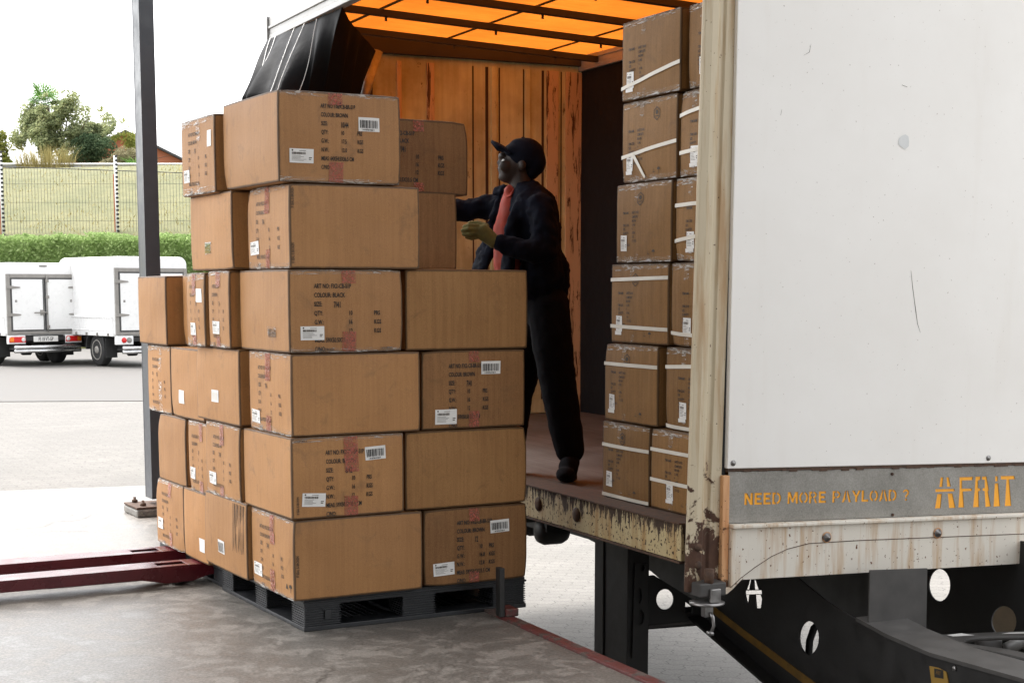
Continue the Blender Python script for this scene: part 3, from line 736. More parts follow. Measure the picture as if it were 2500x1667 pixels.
side_print(c, 'L', 'BLACK', BK); c.flap_tape('L', 0.25, 0.11, 0.08, 0.05); c.edge_film('L', h=0.03); c.ship_label('L', 0.04, 0.06, tilt=0.05); seal_text(c, 'F', 0.018, 0.02, 0.011); seal_text(c, 'F', 0.018, 0.24, 0.011)
c = sbox('carton', -0.045, 0.46, 0.548, 1.120, RZ[4], RZ[4] + RH, 'blank pale sided carton fifth row up with a faint green sticker', G1, 15)
c.rect('green_sticker', 'L', 0.22, 0.31, 0.07, 0.125, M_TAPE, 0.0022); c.marks('bars', 'L', [(0.225 + 0.013 * i, 0.231 + 0.013 * i, 0.075, 0.12) for i in range(6)], M_HEDGE, 0.003)
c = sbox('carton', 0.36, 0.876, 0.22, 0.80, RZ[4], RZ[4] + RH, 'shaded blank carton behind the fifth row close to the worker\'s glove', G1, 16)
c = sbox('carton', -0.042, 0.493, -0.022, 0.640, 1.848, 2.208, 'topmost big carton printed COLOUR BROWN on the front corner of the stack', G1, 17, bulge=0.006)
c.front_print('F', BR, 'BROWN', '10/44', '10', '17.5', '13.0', '64X54.5X36.5', ax=0.182, bx=0.268, cx=0.338, top=0.297, dy=0.0345, sx=0.74, cap=0.0165)
c.bar_label('F', 0.344, 0.212); c.ship_label('F', 0.046, 0.076); c.flap_tape('F', 0.245, 0.05, 0.085, 0.062); c.edge_film('F')
c.text('handwritten_mark', 'F', [(0.252, 0.302, 'LM', 0.022, 0.6, 0.05)], M_INK)
c = sbox('carton', -0.075, 0.43, 0.665, 1.130, 1.842, 2.178, 'tape edged carton at the left end of the top row', G1, 18)
side_print(c, 'L'); c.flap_tape('L', 0.25, 0.10, 0.05, mat=M_TAPE); c.edge_film('L', h=0.035); c.ship_label('L', 0.035, 0.06, w=0.09); c.rect('white_sticker', 'L', 0.375, 0.43, 0.20, 0.27, M_LABEL)
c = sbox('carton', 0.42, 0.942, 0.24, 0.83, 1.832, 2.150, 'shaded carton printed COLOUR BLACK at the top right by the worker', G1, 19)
c.front_print('F', BK, 'BLACK', '7/41', *N1, ax=0.10, bx=0.262, cx=0.372, top=0.250, dy=0.033); c.flap_tape('F', 0.28, 0.05, 0.05)

# ---- second pallet behind it: only its left ends show past the front stack
DU = 0.02
def far(v0, v1, row, dz=0.0, **kw): return (DU, DU + 0.58, v0, v1, RZ[row] - 0.035 + dz, RZ[row] + RH - 0.030 + dz)
c = sbox('carton', *far(1.17, 1.545, 0), 'plain carton with a white sticker in the lowest row above the red forks', G1, 21); c.rect('white_sticker', 'L', 0.25, 0.33, 0.055, 0.12, M_LABEL)
c = sbox('carton', *far(1.55, 2.02, 0), 'lowest far left carton with faint print, nearest the post foot', G1, 22); side_print(c, 'L'); c.flap_tape('L', 0.26, 0.08, 0.08); c.edge_film('L'); c.ship_label('L', 0.03, 0.08, w=0.09)
c = sbox('carton', *far(1.15, 1.44, 1), 'narrow carton with pink tape between two pale blank ones, second row', G1, 23); side_print(c, 'L'); c.flap_tape('L', 0.20, 0.09, 0.06); c.edge_film('L'); c.ship_label('L', 0.03, 0.06, w=0.08)
c = sbox('carton', *far(1.495, 1.955, 1), 'plain blank carton at the far left end of the second row', G1, 24)
c = sbox('carton', *far(1.19, 1.70, 2, 0.005), 'plain carton with a square white sticker in the third row, far left part', G1, 25); c.rect('white_sticker', 'L', 0.14, 0.225, 0.07, 0.135, M_LABEL)
c = sbox('carton', *far(1.71, 2.11, 2, 0.005), 'white taped carton at the far left end of the third row', G1, 26); side_print(c, 'L'); c.flap_tape('L', 0.24, 0.13, 0.16, 0.045, M_TAPE); c.edge_film('L', h=0.03)
c = sbox('carton', DU + 0.07, DU + 0.64, 1.21, 1.70, RZ[3] - 0.025, RZ[3] + RH - 0.01, 'recessed printed carton in the fourth row beside the far left blank one', G1, 27); side_print(c, 'L'); c.ship_label('L', 0.14, 0.06, w=0.09); c.edge_film('L')
c = sbox('carton', DU - 0.01, DU + 0.57, 1.73, 2.22, RZ[3] - 0.025, RZ[3] + RH - 0.015, 'blank carton jutting out at the far left end of the fourth row', G1, 28)

# ------------------------------------------------------------------ plastic pallets
def make_pallet(u0, v0, label, z0=0.0, H=0.140, LX=1.07, LY=1.06):
    p = empty('plastic_pallet', st(u0, v0, z0), S_ROT, label, 'pallet', 'black plastic pallets')
    mb = MB(); mb.box((0.006, 0.006, H - 0.034), (LX - 0.006, LY - 0.006, H)); mb.box((0, 0, H - 0.022), (LX, LY, H - 0.012)); mb.build('deck', M_PALLET, p, bevel=0.004)
    mb = MB()
    for a, b in ((0.0, 0.13), (LY / 2 - 0.06, LY / 2 + 0.06), (LY - 0.13, LY)): mb.box((0.002, a + 0.002, 0.0), (LX - 0.002, b - 0.002, 0.02))
    for a, b in ((0.0, 0.13), (LX / 2 - 0.06, LX / 2 + 0.06), (LX - 0.13, LX)): mb.box((a + 0.003, 0.003, 0.001), (b - 0.003, LY - 0.003, 0.0185))
    for k in range(8):
        mb.box((0.2 + 0.03 * k, 0.14, 0.004), (0.208 + 0.03 * k, 0.46, 0.015)); mb.box((0.62 + 0.03 * k, 0.14, 0.004), (0.628 + 0.03 * k, 0.46, 0.015))
    mb.build('bottom_frame', M_PALLET, p, bevel=0.003)
    for i, (xa, xb) in enumerate(((0.004, 0.17), (LX / 2 - 0.08, LX / 2 + 0.08), (LX - 0.17, LX - 0.004))):
        for j, (ya, yb) in enumerate(((0.004, 0.15), (LY / 2 - 0.07, LY / 2 + 0.07), (LY - 0.15, LY - 0.004))):
            mb = MB(); mb.box((xa + 0.006, ya + 0.006, 0.018), (xb - 0.006, yb - 0.006, H - 0.03))
            n = 9                                                   # moulded ribs round the block
            for r_ in range(n):
                z = 0.022 + (H - 0.058) * r_ / (n - 1)
                mb.box((xa, ya, z), (xb, yb, z + 0.005))
            if j == 0 and i != 1: mb.box((xa + (0.09 if i == 0 else 0.03), ya - 0.006, 0.045), (xa + (0.12 if i == 0 else 0.06), ya, 0.085)); mb.box((xa + (0.08 if i == 0 else 0.02), ya - 0.004, 0.085), (xa + (0.13 if i == 0 else 0.07), ya, 0.093))
            mb.build('block', M_PALLET, p, bevel=0.002)
    return p
make_pallet(0.055, 0.03, 'black plastic pallet carrying the front carton stack by the dock edge')
make_pallet(0.075, 1.13, 'black plastic pallet under the far left cartons, entered by red forks', H=0.105)

# ------------------------------------------------------------------ pallet jack: its forks come in from the left
pj = empty('pallet_jack', st(-1.6, 1.55), S_ROT, 'dark red pallet jack with long forks reaching under the left cartons', 'pallet jack')
for v in (1.29, 1.73):
    y0 = v - 1.55; y1 = y0 + 0.16
    mb = MB()
    zt, zb = 0.100, 0.045
    slot0, slot1 = 1.42, 1.56
    # inverted channel: top plate with a roller slot near the end, two cheeks
    mb.box((0.25, y0, zt - 0.007), (slot0, y1, zt)); mb.box((slot1, y0, zt - 0.007), (2.45, y1, zt))
    mb.box((slot0, y0, zt - 0.007), (slot1, y0 + 0.045, zt)); mb.box((slot0, y1 - 0.045, zt - 0.007), (slot1, y1, zt))
    for ya, yb in ((y0 - 0.0005, y0 + 0.007), (y1 - 0.007, y1 + 0.0005)):
        mb.prism([(0.25, zt - 0.001), (0.25, zb), (1.32, zb - 0.002), (1.45, zb - 0.028), (1.58, zb - 0.026), (1.66, zb - 0.002), (2.4, zb + 0.01), (2.46, zt - 0.02), (2.44, zt - 0.001)],
                 lambda a, b, yy=ya: (a, yy, b), lambda a, b, yy=yb: (a, yy, b))
    fk = mb.build('fork', M_REDPAINT, pj, bevel=0.002)
    mb = MB(); mb.tube([(1.52, y0 + 0.03, 0.038), (1.52, y1 - 0.03, 0.038)], 0.036, 14); mb.build('load_roller', M_STEEL, fk)
    mb = MB(); mb.box((0.9, y0 + 0.06, 0.03), (1.4, y0 + 0.075, 0.042)); mb.build('push_rod', M_STEEL, fk)
mb = MB(); mb.box((0.05, -0.26, 0.06), (0.27, 0.34, 0.16)); mb.box((0.02, -0.1, 0.10), (0.24, 0.18, 0.42)); mb.build('chassis', M_REDPAINT, pj, bevel=0.01)
mb = MB(); mb.tube([(0.08, 0.04, 0.4), (-0.1, 0.04, 0.8), (-0.22, 0.04, 1.12)], 0.018, 10); mb.tube([(-0.22, -0.09, 1.12), (-0.30, -0.11, 1.2), (-0.30, 0.19, 1.2), (-0.22, 0.17, 1.12), (-0.22, -0.09, 1.12)], 0.014, 8); mb.build('handle', M_REDPAINT, pj)
for y in (-0.04, 0.12):
    mb = MB(); mb.tube([(0.1, y - 0.03, 0.085), (0.1, y + 0.03, 0.085)], 0.085, 18); mb.build('steer_wheel', M_RUBBER, pj)

# ------------------------------------------------------------------ stop post bolted to the dock edge
sp = onz(1222, 1504, 0.012)
stp = empty('edge_stop', sp, T_ROT, 'short black steel upright with a red foot at the dock edge', 'edge stop')
mb = MB(); mb.box((-0.012, -0.02, 0.0), (0.012, 0.025, 0.215)); mb.build('upright', M_BLACKST, stp, bevel=0.003)
mb = MB(); mb.box((0.014, -0.03, 0.0), (0.075, 0.07, 0.035)); mb.build('foot', M_KERB, stp, bevel=0.006)
#@@TRAILER@@
# ------------------------------------------------------------------ curtain-sided trailer
TR = empty('curtain_trailer', (T0.x, T0.y, 0), T_ROT, 'weathered white curtain-sided trailer with its side open and an orange tarpaulin roof', 'trailer')
TLEN, TW = 5.56, 2.47
rt = lambda w, z: z - 0.031 * (w - 0.14)                       # the rear end sags a little towards its far side
def tbox(name, a, b, mat, bevel=0.0, parent=None, fn=None):
    mb = MB(); mb.box(a, b, fn); return mb.build(name, mat, parent or TR, bevel)
# deck and the long side rail under it
tbox('deck', (0.062, 0.0, 0.38), (TW - 0.01, TLEN - 0.02, 0.448), M_DECK)
tbox('deck_edge_plate', (-0.012, 0.0, 0.4505), (0.19, TLEN - 0.05, 0.457), M_RUST)
mb = MB(); mb.box((-0.002, 0.0, 0.296), (0.058, TLEN + 0.04, 0.449)); side_rail = mb.build('side_rail', M_SILL, TR, 0.004)
tbox('rail_lip', (-0.008, 0.001, 0.286), (0.10, TLEN + 0.03, 0.2945), M_RUST)
for l in (1.33, 0.93, 2.4, 3.4):
    mb = MB(); mb.lathe([(0.036, 0), (0.034, 0.006), (0.02, 0.012)], (-0.002, l, 0.372), (-1, 0, 0), 9); mb.build('rust_boss', M_RUST, side_rail)
# corner post: folded steel channel
lean = lambda w, z: w + 0.021 * (z - 0.2)
def postbox(prof2, z0, z1, name, mat, parent=None):
    mb = MB(); mb.prism(prof2, lambda w, l: (lean(w, z0), l, z0), lambda w, l: (lean(w, z1), l, z1)); return mb.build(name, mat, parent or TR, 0.004)
cp = postbox([(0.012, -0.012), (-0.012, -0.045), (-0.036, -0.085), (-0.050, -0.108), (-0.044, -0.122), (-0.012, -0.128), (0.018, -0.124), (0.030, -0.108), (0.050, -0.104), (0.062, -0.112), (0.112, -0.112), (0.112, -0.004), (0.03, -0.004)], 0.19, 3.24, 'corner_post', M_POSTP)
mb = MB(); mb.box((0.114, -0.108, 0.24), (0.134, -0.03, 3.2), lambda w, l, z: (lean(w, z) - (0.03 if z > 1 else 0), l, z)); mb.build('rubber_seal', M_RUBBER, TR)
for z in (0.375, 0.30):
    mb = MB(); mb.lathe([(0.018, 0), (0.016, 0.006), (0.006, 0.010)], (0.0 + (0.002 if z > 0.33 else 0.004), -0.1265, z), (0, -1, 0), 12); mb.build('post_bolt', M_RUST, cp)
# twist lock under the post
tw = empty('twist_lock', (0.03, -0.15, 0.2)); tw.parent = TR
mb = MB(); mb.box((-0.055, -0.04, -0.022), (0.072, 0.06, 0.034)); mb.build('lock_body', M_GREYST, tw, 0.006)
mb = MB(); mb.box((-0.012, -0.058, -0.045), (0.036, -0.041, 0.012)); mb.build('lock_plate', M_STEEL, tw, 0.004)
mb = MB(); mb.tube([(0.0, -0.02, 0.03), (0.0, -0.02, 0.090)], 0.020, 12); mb.build('lock_pin', M_RUST, tw)
mb = MB(); mb.lathe([(0.03, 0.0), (0.072, 0.004), (0.074, 0.012), (0.03, 0.016)], (0.004, 0.0, -0.062), (0, 0, 1), 22); mb.build('lock_disc', M_STEEL, tw)
mb = MB(); mb.box((-0.016, -0.02, -0.11), (0.022, 0.01, -0.062)); mb.tube([(0.006, -0.025, -0.09), (0.012, -0.035, -0.11), (0.016, -0.035, -0.145), (0.008, -0.033, -0.168)], 0.0075, 8); mb.lathe([(0.004, 0), (0.017, 0.006), (0.017, 0.016), (0.004, 0.02)], (-0.002, -0.033, -0.185), (0.3, 0, 1), 10); mb.build('lock_handle', M_STEEL, tw)
# white rear bulkhead
mb = MB(); mb.box((0.136, -0.132, 0.692), (TW, -0.09, 3.24), lambda w, l, z: (w + (0.014 * (z - 0.69) / 2 if w < 1 else 0), l, rt(w, z) if z < 1 else z))
panel = mb.build('rear_bulkhead', M_PANEL, TR, 0.003)
for w in (0.162, 1.52, 0.84):
    if w == 0.84: continue
    mb = MB(); mb.lathe([(0.0125, 0), (0.0125, 0.002), (0.006, 0.003), (0.005, 0.006)], (w, -0.1325, rt(w, 0.715)), (0, -1, 0), 14); mb.build('rivet', M_STEEL, panel)
def scar(name, pts, wd, mat):
    mb = MB(); mb.tube([(w, -0.1325, z) for w, z in pts], [wd * k for k in ([0.3] + [0.6 + 0.6 * R() for _ in pts[1:-1]] + [0.3])], 6); return mb.build(name, mat, panel)
def rp_(px, py):                                  # rear plane: photo pixel -> (w, z)
    r = ray(px, py); n = LV; p0 = tl(0, -0.1325, 0) - Vector((0, 0, CAM_Z)); q = r * (p0.dot(n) / r.dot(n)); q = q + Vector((0, 0, CAM_Z)) - T0
    return (q.dot(WV), q.z)
scar('scratch', [rp_(2224, 660), rp_(2228, 700), (rp_(2232, 730)), rp_(2236, 760), rp_(2240, 790), rp_(2247, 812)], 0.0013, M_EDGE)
scar('scratch', [rp_(1980, 108), rp_(1976, 128), rp_(1962, 136)], 0.0010, M_EDGE)
scar('scratch', [rp_(2202, 208), rp_(2215, 213)], 0.0028, M_RUST)
scar('scratch', [rp_(1909, 268), rp_(1906, 282)], 0.0015, M_EDGE)
pts = [rp_(2207 + 15 * cos(t * 0.7) * (0.8 + 0.3 * ((t * 5) % 3) / 3), 346 + 20 * sin(t * 0.7) * (0.8 + 0.3 * ((t * 7) % 3) / 3)) for t in range(9)]
mb = MB(); mb.add([(w, -0.1335, z) for w, z in pts], [tuple(range(9))]); mb.build('peeled_patch', plain('pale_undercoat', (0.69, 0.70, 0.69), 0.6), panel)
# flaking strip under the bulkhead
mb = MB()
for i in range(60):
    w0 = 0.14 + i * 0.0385; d = U(0.002, 0.012)
    mb.box((w0, -0.128, 0.690 - d - 0.006), (w0 + 0.0385, -0.105, 0.692), lambda w, l, z: (w, l, rt(w, z)))
mb.build('flaking_edge', M_RUST, TR)
# sign plate with stencilled lettering cut through to an orange sheet
def arc(cx, cy, rx, ry, a0, a1, n=8): return [(cx + rx * cos(radians(a0 + (a1 - a0) * i / n)), cy + ry * sin(radians(a0 + (a1 - a0) * i / n))) for i in range(n + 1)]
def ring(cx, cy, rx, ry, t, a0, a1): return arc(cx, cy, rx, ry, a0, a1) + arc(cx, cy, rx - t, ry - t, a1, a0)
def rc(x0, x1, y0, y1): return [(x0, y0), (x1, y0), (x1, y1), (x0, y1)]
def bowl(x, y0, y1, x1, t):                        # right-hand bow of D, P, R
    h = (y1 - y0) / 2; return arc(x, y0 + h, x1 - x, h, -90, 90) + arc(x, y0 + h, x1 - x - t, h - t, 90, -90)
ST = {
 'N': [[(0, 0), (.24, 0), (.24, .55), (.55, 0), (.8, 0), (.8, 1), (.56, 1), (.56, .45), (.25, 1), (0, 1)]],
 'E': [[(0, 0), (.72, 0), (.72, .2), (.25, .2), (.25, .4), (.62, .4), (.62, .6), (.25, .6), (.25, .8), (.7, .8), (.7, 1), (0, 1)]],
 'D': [[(0, 0), (.34, 0), (.34, .18), (.22, .18), (.22, .82), (.34, .82), (.34, 1), (0, 1)], bowl(.42, 0, 1, .84, .2)],
 'M': [[(0, 0), (.22, 0), (.24, .6), (.42, .12), (.6, .12), (.78, .6), (.8, 0), (1.02, 0), (1.0, 1), (.72, 1), (.51, .42), (.3, 1), (.02, 1)]],
 'O': [ring(.42, .5, .42, .5, .2, 100, 260), ring(.46, .5, .42, .5, .2, -80, 80)],
 'R': [[(0, 0), (.22, 0), (.22, .42), (.34, .42), (.34, .58), (.22, .58), (.22, .84), (.34, .84), (.34, 1), (0, 1)], bowl(.42, .42, 1, .76, .18), [(.44, .40), (.62, .40), (.82, 0), (.58, 0)]],
 'P': [[(0, 0), (.22, 0), (.22, .36), (.34, .36), (.34, .53), (.22, .53), (.22, .84), (.34, .84), (.34, 1), (0, 1)], bowl(.42, .36, 1, .8, .18)],
 'A': [[(0, 0), (.24, 0), (.30, .2), (.40, .2), (.40, .36), (.34, .36), (.42, .7), (.42, 1), (.32, 1)], [(.50, 1), (.60, 1), (.92, 0), (.68, 0), (.50, .7)]],
 'Y': [[(.34, 0), (.58, 0), (.58, .42), (.92, 1), (.66, 1), (.46, .62), (.26, 1), (0, 1), (.34, .42)]],
 'L': [[(0, 0), (.7, 0), (.7, .2), (.24, .2), (.24, 1), (0, 1)]],
 '?': [arc(.34, .70, .34, .30, 170, -60, 10) + [(.46, .28), (.26, .28), (.28, .44)] + arc(.34, .70, .15, .13, -40, 170, 8), rc(.26, .47, 0, .18)],
}
cutouts = []
def word(s_, w0, z0, w1, z1, h):
    """stencil word from (w0, z0) to (w1, z1)"""
    adv = {'M': 1.12, 'A': 0.98, 'Y': .98, 'O': .96, 'L': .80, 'E': .84, '?': .7}
    tot = sum(adv.get(ch, .94) if ch != ' ' else .5 for ch in s_); sc = (w1 - w0) / tot; x = 0
    for ch in s_:
        if ch != ' ':
            for poly in ST[ch]:
                cutouts.append([(w0 + (x + a) * sc, z0 + (z1 - z0) * (x + a) / tot + b * h) for a, b in poly])
        x += adv.get(ch, .94) if ch != ' ' else .5
(na, nz), (qa, qz) = rp_(1700 + 333 / 2.765, 1100 + 365 / 2.765), rp_(1700 + 1447 / 2.765, 1100 + 334 / 2.765)
word('NEED MORE PAYLOAD ?', na, nz - 0.002, qa, qz - 0.002, 0.050)
zr = lambda x, y: rp_(2280 + x / 10.69, 1140 + y / 10.69)
for poly in ([(215, 270), (285, 270), (262, 522), (180, 522)], [(365, 268), (432, 268), (482, 512), (385, 516)],
             [(78, 578), (575, 568), (585, 632), (80, 658)],
             [(128, 705), (246, 700), (215, 1078), (66, 1085)], [(400, 690), (525, 690), (600, 1065), (436, 1075)],
             [(708, 265), (1062, 255), (1045, 345), (780, 352), (775, 562), (1035, 558), (1030, 625), (800, 640), (828, 1055), (676, 1060), (706, 640)],
             [(1125, 255), (1262, 245), (1255, 335), (1196, 352), (1196, 550), (1262, 560), (1262, 620), (1208, 632), (1218, 1045), (1062, 1052), (1108, 560)],
             [(1298, 250), (1415, 245), (1480, 615), (1455, 630), (1525, 1030), (1385, 1048), (1362, 630), (1310, 612), (1310, 555), (1366, 545), (1366, 335), (1300, 330)],
             [(1640, 240), (1708, 238), (1708, 372), (1642, 378)], [(1628, 425), (1720, 420), (1768, 1025), (1596, 1038)],
             [(1785, 235), (2140, 232), (2158, 318), (2008, 325), (2062, 1018), (1890, 1025), (1932, 325), (1788, 325)]):
    cutouts.append([zr(*p) for p in poly])
SP_Y = -0.122
outer = [(0.147, rt(0.147, 0.464)), (TW, rt(TW, 0.464)), (TW, rt(TW, 0.678)), (0.147, rt(0.147, 0.678))]
sign = curve_plate(outer, cutouts, 0.0022, lambda a, b, c: (a, SP_Y - c, b), 'sign_plate', M_SIGN, TR)
mb = MB(); mb.box((0.15, SP_Y + 0.0016, 0.47), (TW, SP_Y + 0.006, 0.674), lambda w, l, z: (w, l, rt(w, z))); mb.build('orange_backing', M_ORANGE, sign)
for px, py in ((1700 + 1330 / 2.765, 1100 + 158 / 2.765), (1700 + 1332 / 2.765, 1100 + 433 / 2.765)):
    w, z = rp_(px, py); mb = MB(); mb.lathe([(0.007, 0), (0.006, 0.005)], (w, SP_Y - 0.003, z), (0, -1, 0), 8); mb.build('screw', M_RUST, sign)
# rusty folded edge and the white buffer rail below
mb = MB(); mb.box((0.114, -0.134, 0.20), (0.147, -0.09, 0.664)); mb.build('rusty_edge', M_RUSTE, TR, 0.003)
P_ = [(0.100, 0.178), (0.135, 0.172), (0.165, 0.192), (0.205, 0.226), (TW, rt(TW, 0.228)), (TW, rt(TW, 0.446)), (0.148, 0.446), (0.148, 0.2), (0.115, 0.198)]
mb = MB(); mb.prism(P_, lambda a, b: (a, -0.145, b), lambda a, b: (a, -0.10, b)); rail = mb.build('buffer_rail', M_RAIL, TR, 0.002)
over = [(0.150, 0.2), (0.20, 0.236), (0.27, 0.276), (0.35, 0.315), (0.43, 0.341), (0.54, 0.357), (0.8, 0.352), (TW, rt(TW, 0.363)), (TW, rt(TW, 0.444)), (0.150, 0.444)]
mb = MB(); mb.prism(over, lambda a, b: (a, -0.1475, b), lambda a, b: (a, -0.1454, b)); mb.build('upper_plate', M_RAIL, rail, 0.0015)
mb = MB(); mb.tube([(a, -0.1465, b - 0.001) for a, b in over[:8]], 0.0018, 6); mb.build('weld_seam', M_RUST, rail)
mb = MB(); mb.box((0.149, -0.168, 0.446), (TW, -0.12, 0.462), lambda w, l, z: (w, l, rt(w, z))); mb.build('rail_top', M_RAIL, rail, 0.004)
for w, z in ((0.63, 0.392), (1.23, 0.388), (1.9, 0.375)):
    mb = MB(); mb.lathe([(0.020, 0), (0.019, 0.003), (0.011, 0.0035), (0.011, 0.010), (0.005, 0.0105), (0.005, 0.016)], (w, -0.151, rt(w, z)), (0, -1, 0), 14); mb.build('rail_bolt', M_STEEL, rail)
    mb = MB(); mb.lathe([(0.024, 0), (0.022, 0.0012)], (w, -0.1507, rt(w, z)), (0, -1, 0), 14); mb.build('rust_ring', M_RUSTE, rail)
# front wall (plywood), with battens and steel strips
zf = lambda w, z: z
mb = MB(); mb.box((0.02, TLEN - 0.02, 0.30), (TW + 0.03, TLEN + 0.03, 3.21)); fw = mb.build('front_wall', M_PLY, TR)
for w, hw, mat in ((0.93, 0.018, M_SCRAPE), (1.18, 0.030, M_SCRAPE), (1.53, 0.006, M_EDGE), (1.645, 0.012, M_EDGE), (1.70, 0.022, M_PLY), (1.75, 0.006, M_EDGE), (1.985, 0.022, M_PLY), (1.955, 0.005, M_EDGE), (2.12, 0.010, M_EDGE), (2.20, 0.05, M_SCRAPE), (2.28, 0.005, M_EDGE), (2.385, 0.07, M_SCRAPE), (0.70, 0.02, M_EDGE)):
    d = 0.035 if hw > 0.015 else 0.024
    mb = MB(); mb.box((w - hw, TLEN - d, 0.452), (w + hw, TLEN - 0.0195, 3.09)); mb.build('wall_batten', mat, fw, 0.002)
mb = MB(); mb.box((0.9, TLEN - 0.05, 0.455), (2.4, TLEN - 0.036, 0.56)); mb.build('kick_board', M_PLY, fw)
# roof
zr_ = lambda w: 3.236 - 0.024 * w
mb = MB(); NW, NL = 30, 60; vs = []
for i in range(NW + 1):
    for j in range(NL + 1):
        w = -0.02 + (TW + 0.04) * i / NW; l = -0.12 + (TLEN + 0.1) * j / NL
        vs.append((w, l, zr_(w) + 0.03 + 0.010 * sin(pi * ((l - 0.06) / 0.72)) ** 2 * (0.5 + 0.5 * noise.noise(Vector((w, l * 1.3, 0)))) + 0.006 * noise.noise(Vector((w * 3, l * 2, 2)))))
mb.add(vs, [(i * (NL + 1) + j, (i + 1) * (NL + 1) + j, (i + 1) * (NL + 1) + j + 1, i * (NL + 1) + j + 1) for i in range(NW) for j in range(NL)], True)
mb.build('roof_tarpaulin', M_TARP, TR)
for w in (0.37, 1.2, 2.06):
    mb = MB(); mb.box((w - 0.017, -0.1, zr_(w) + 0.0195), (w + 0.017, TLEN - 0.1, zr_(w) + 0.0225)); mb.build('roof_seam', M_YELLOW, TR)
for l in (4.98, 4.27, 3.56, 2.85, 2.14, 1.43, 0.72):
    f_ = lambda w, ll, z: (w, ll + 0.10 * w, z - 0.024 * w)
    mb = MB(); mb.box((0.0, l, 3.192), (TW, l + 0.045, 3.236), f_); bow = mb.build('roof_bow', M_DARKBAR, TR, 0.003)
    for w in (0.37, 1.2, 2.06):
        mb = MB(); mb.box((w - 0.008, l + 0.02, 3.165), (w + 0.008, l + 0.027, 3.1925), f_); mb.build('bow_clip', M_DARKBAR, bow)
mb = MB(); mb.box((0.0, TLEN - 0.062, 3.135), (TW, TLEN - 0.021, 3.272), lambda w, l, z: (w, l, z - 0.024 * w if z > 3.15 else z)); mb.build('front_header', M_DARKBAR, TR, 0.004)
for w0, w1, nm in ((-0.03, 0.035, 'open_side_cant_rail'), (TW - 0.04, TW + 0.02, 'far_side_cant_rail')):
    mb = MB(); z = 3.19 if w0 < 0 else 3.10
    mb.box((w0, -0.12, z), (w1, TLEN + 0.06, z + 0.035)); mb.box((w0 + 0.004, -0.12, z + 0.035), (w1, TLEN + 0.06, z + 0.075)); mb.box((w0 - 0.006, -0.12, z + 0.075), (w1, TLEN + 0.06, z + 0.092)); mb.box((w0 + 0.002, -0.12, z + 0.092), (w1, TLEN + 0.06, z + 0.155))
    r_ = mb.build(nm.replace('open_side_', '').replace('far_side_', ''), M_ALU, TR, 0.003)
    if w0 < 0:
        mb = MB(); mb.box((w0 - 0.014, TLEN + 0.062, z - 0.01), (w1 + 0.01, TLEN + 0.09, z + 0.165)); mb.build('end_cap', M_ALU, r_, 0.003)
# far side curtain, closed
mb = MB(); vs = []; NJ, NK = 70, 6
for j in range(NJ + 1):
    l = -0.08 + (TLEN + 0.058) * j / NJ
    for k_ in range(NK + 1):
        vs.append((TW - 0.015 + 0.012 * sin(l * 9) * sin(pi * k_ / NK), l, 0.40 + 2.72 * k_ / NK))
mb.add(vs, [(j * (NK + 1) + k_, (j + 1) * (NK + 1) + k_, (j + 1) * (NK + 1) + k_ + 1, j * (NK + 1) + k_ + 1) for j in range(NJ) for k_ in range(NK)], True)
mb.build('closed_curtain', M_PVC, TR)
def oppx(px, py, w):                               # plane along the trailer at w: photo pixel -> (l, z)
    r = ray(px, py); n = WV; p0 = tl(w, 0, 0) - Vector((0, 0, CAM_Z)); q = r * (p0.dot(n) / r.dot(n)) + Vector((0, 0, CAM_Z)) - T0
    return (q.dot(LV), q.z)
# open side curtain, drawn to the front end and hanging in folds
def lerp(a, b, t): return a + (b - a) * t
def poly_at(P, s):
    d = [0]
    for a, b in zip(P, P[1:]): d.append(d[-1] + (Vector(b) - Vector(a)).length)
    x = s * d[-1]
    for i in range(len(P) - 1):
        if x <= d[i + 1] + 1e-9: return Vector(P[i]).lerp(Vector(P[i + 1]), (x - d[i]) / (d[i + 1] - d[i]))
    return Vector(P[-1])
def wpx(x, y, w): l, z = oppx(x * 2500 / 2352, y * 2500 / 2352, w); return (w, l, z)
top = [(-0.05, 5.60, 3.185), (-0.02, 4.9, 3.185), (0.0, 4.12, 3.185), wpx(800, 45, 0.10), wpx(830, 80, 0.30), wpx(864, 118, 0.50)]
mid = [wpx(563, 226, -0.42), wpx(608, 220, -0.36), wpx(650, 214, -0.26), wpx(705, 214, -0.10), wpx(770, 216, 0.14), wpx(834, 220, 0.40)]
bot = [(p[0] * 1.1 - 0.02, p[1] - 0.15 * i / 5, 0.6) for i, p in enumerate(mid)]
mb = MB(); NS, NZ = 160, 40; vs = []
for j in range(NZ + 1):
    t = j / NZ
    for i in range(NS + 1):
        s_ = i / NS
        a, m_, b = poly_at(top, s_), poly_at(mid, s_), poly_at(bot, s_)
        p = a.lerp(m_, t / 0.4) if t < 0.4 else m_.lerp(b, (t - 0.4) / 0.6)
        amp = 0.006 + 0.075 * min(1, t * 3.0) * (0.7 + 0.6 * noise.noise(Vector((s_ * 7, 3.3, t))))
        q = s_ + 0.035 * noise.noise(Vector((s_ * 2.2, t * 1.1, 0.3))) + 0.02 * noise.noise(Vector((s_ * 6, t * 2, 3.3)))
        n2 = noise.noise(Vector((q * 21.0, 2.4, t * 1.4))); fold = sin(2 * pi * (7.0 * q + 0.9 * noise.noise(Vector((q * 3.0, 7.1, t * 1.2))))); fold = fold * (0.75 + 0.4 * noise.noise(Vector((q * 5, 1.2, 0)))) + 0.4 * n2
        p = p + Vector((-0.8, -0.45, 0)) * amp * fold + Vector((0, 0.06, 0)) * amp * n2
        vs.append(p)
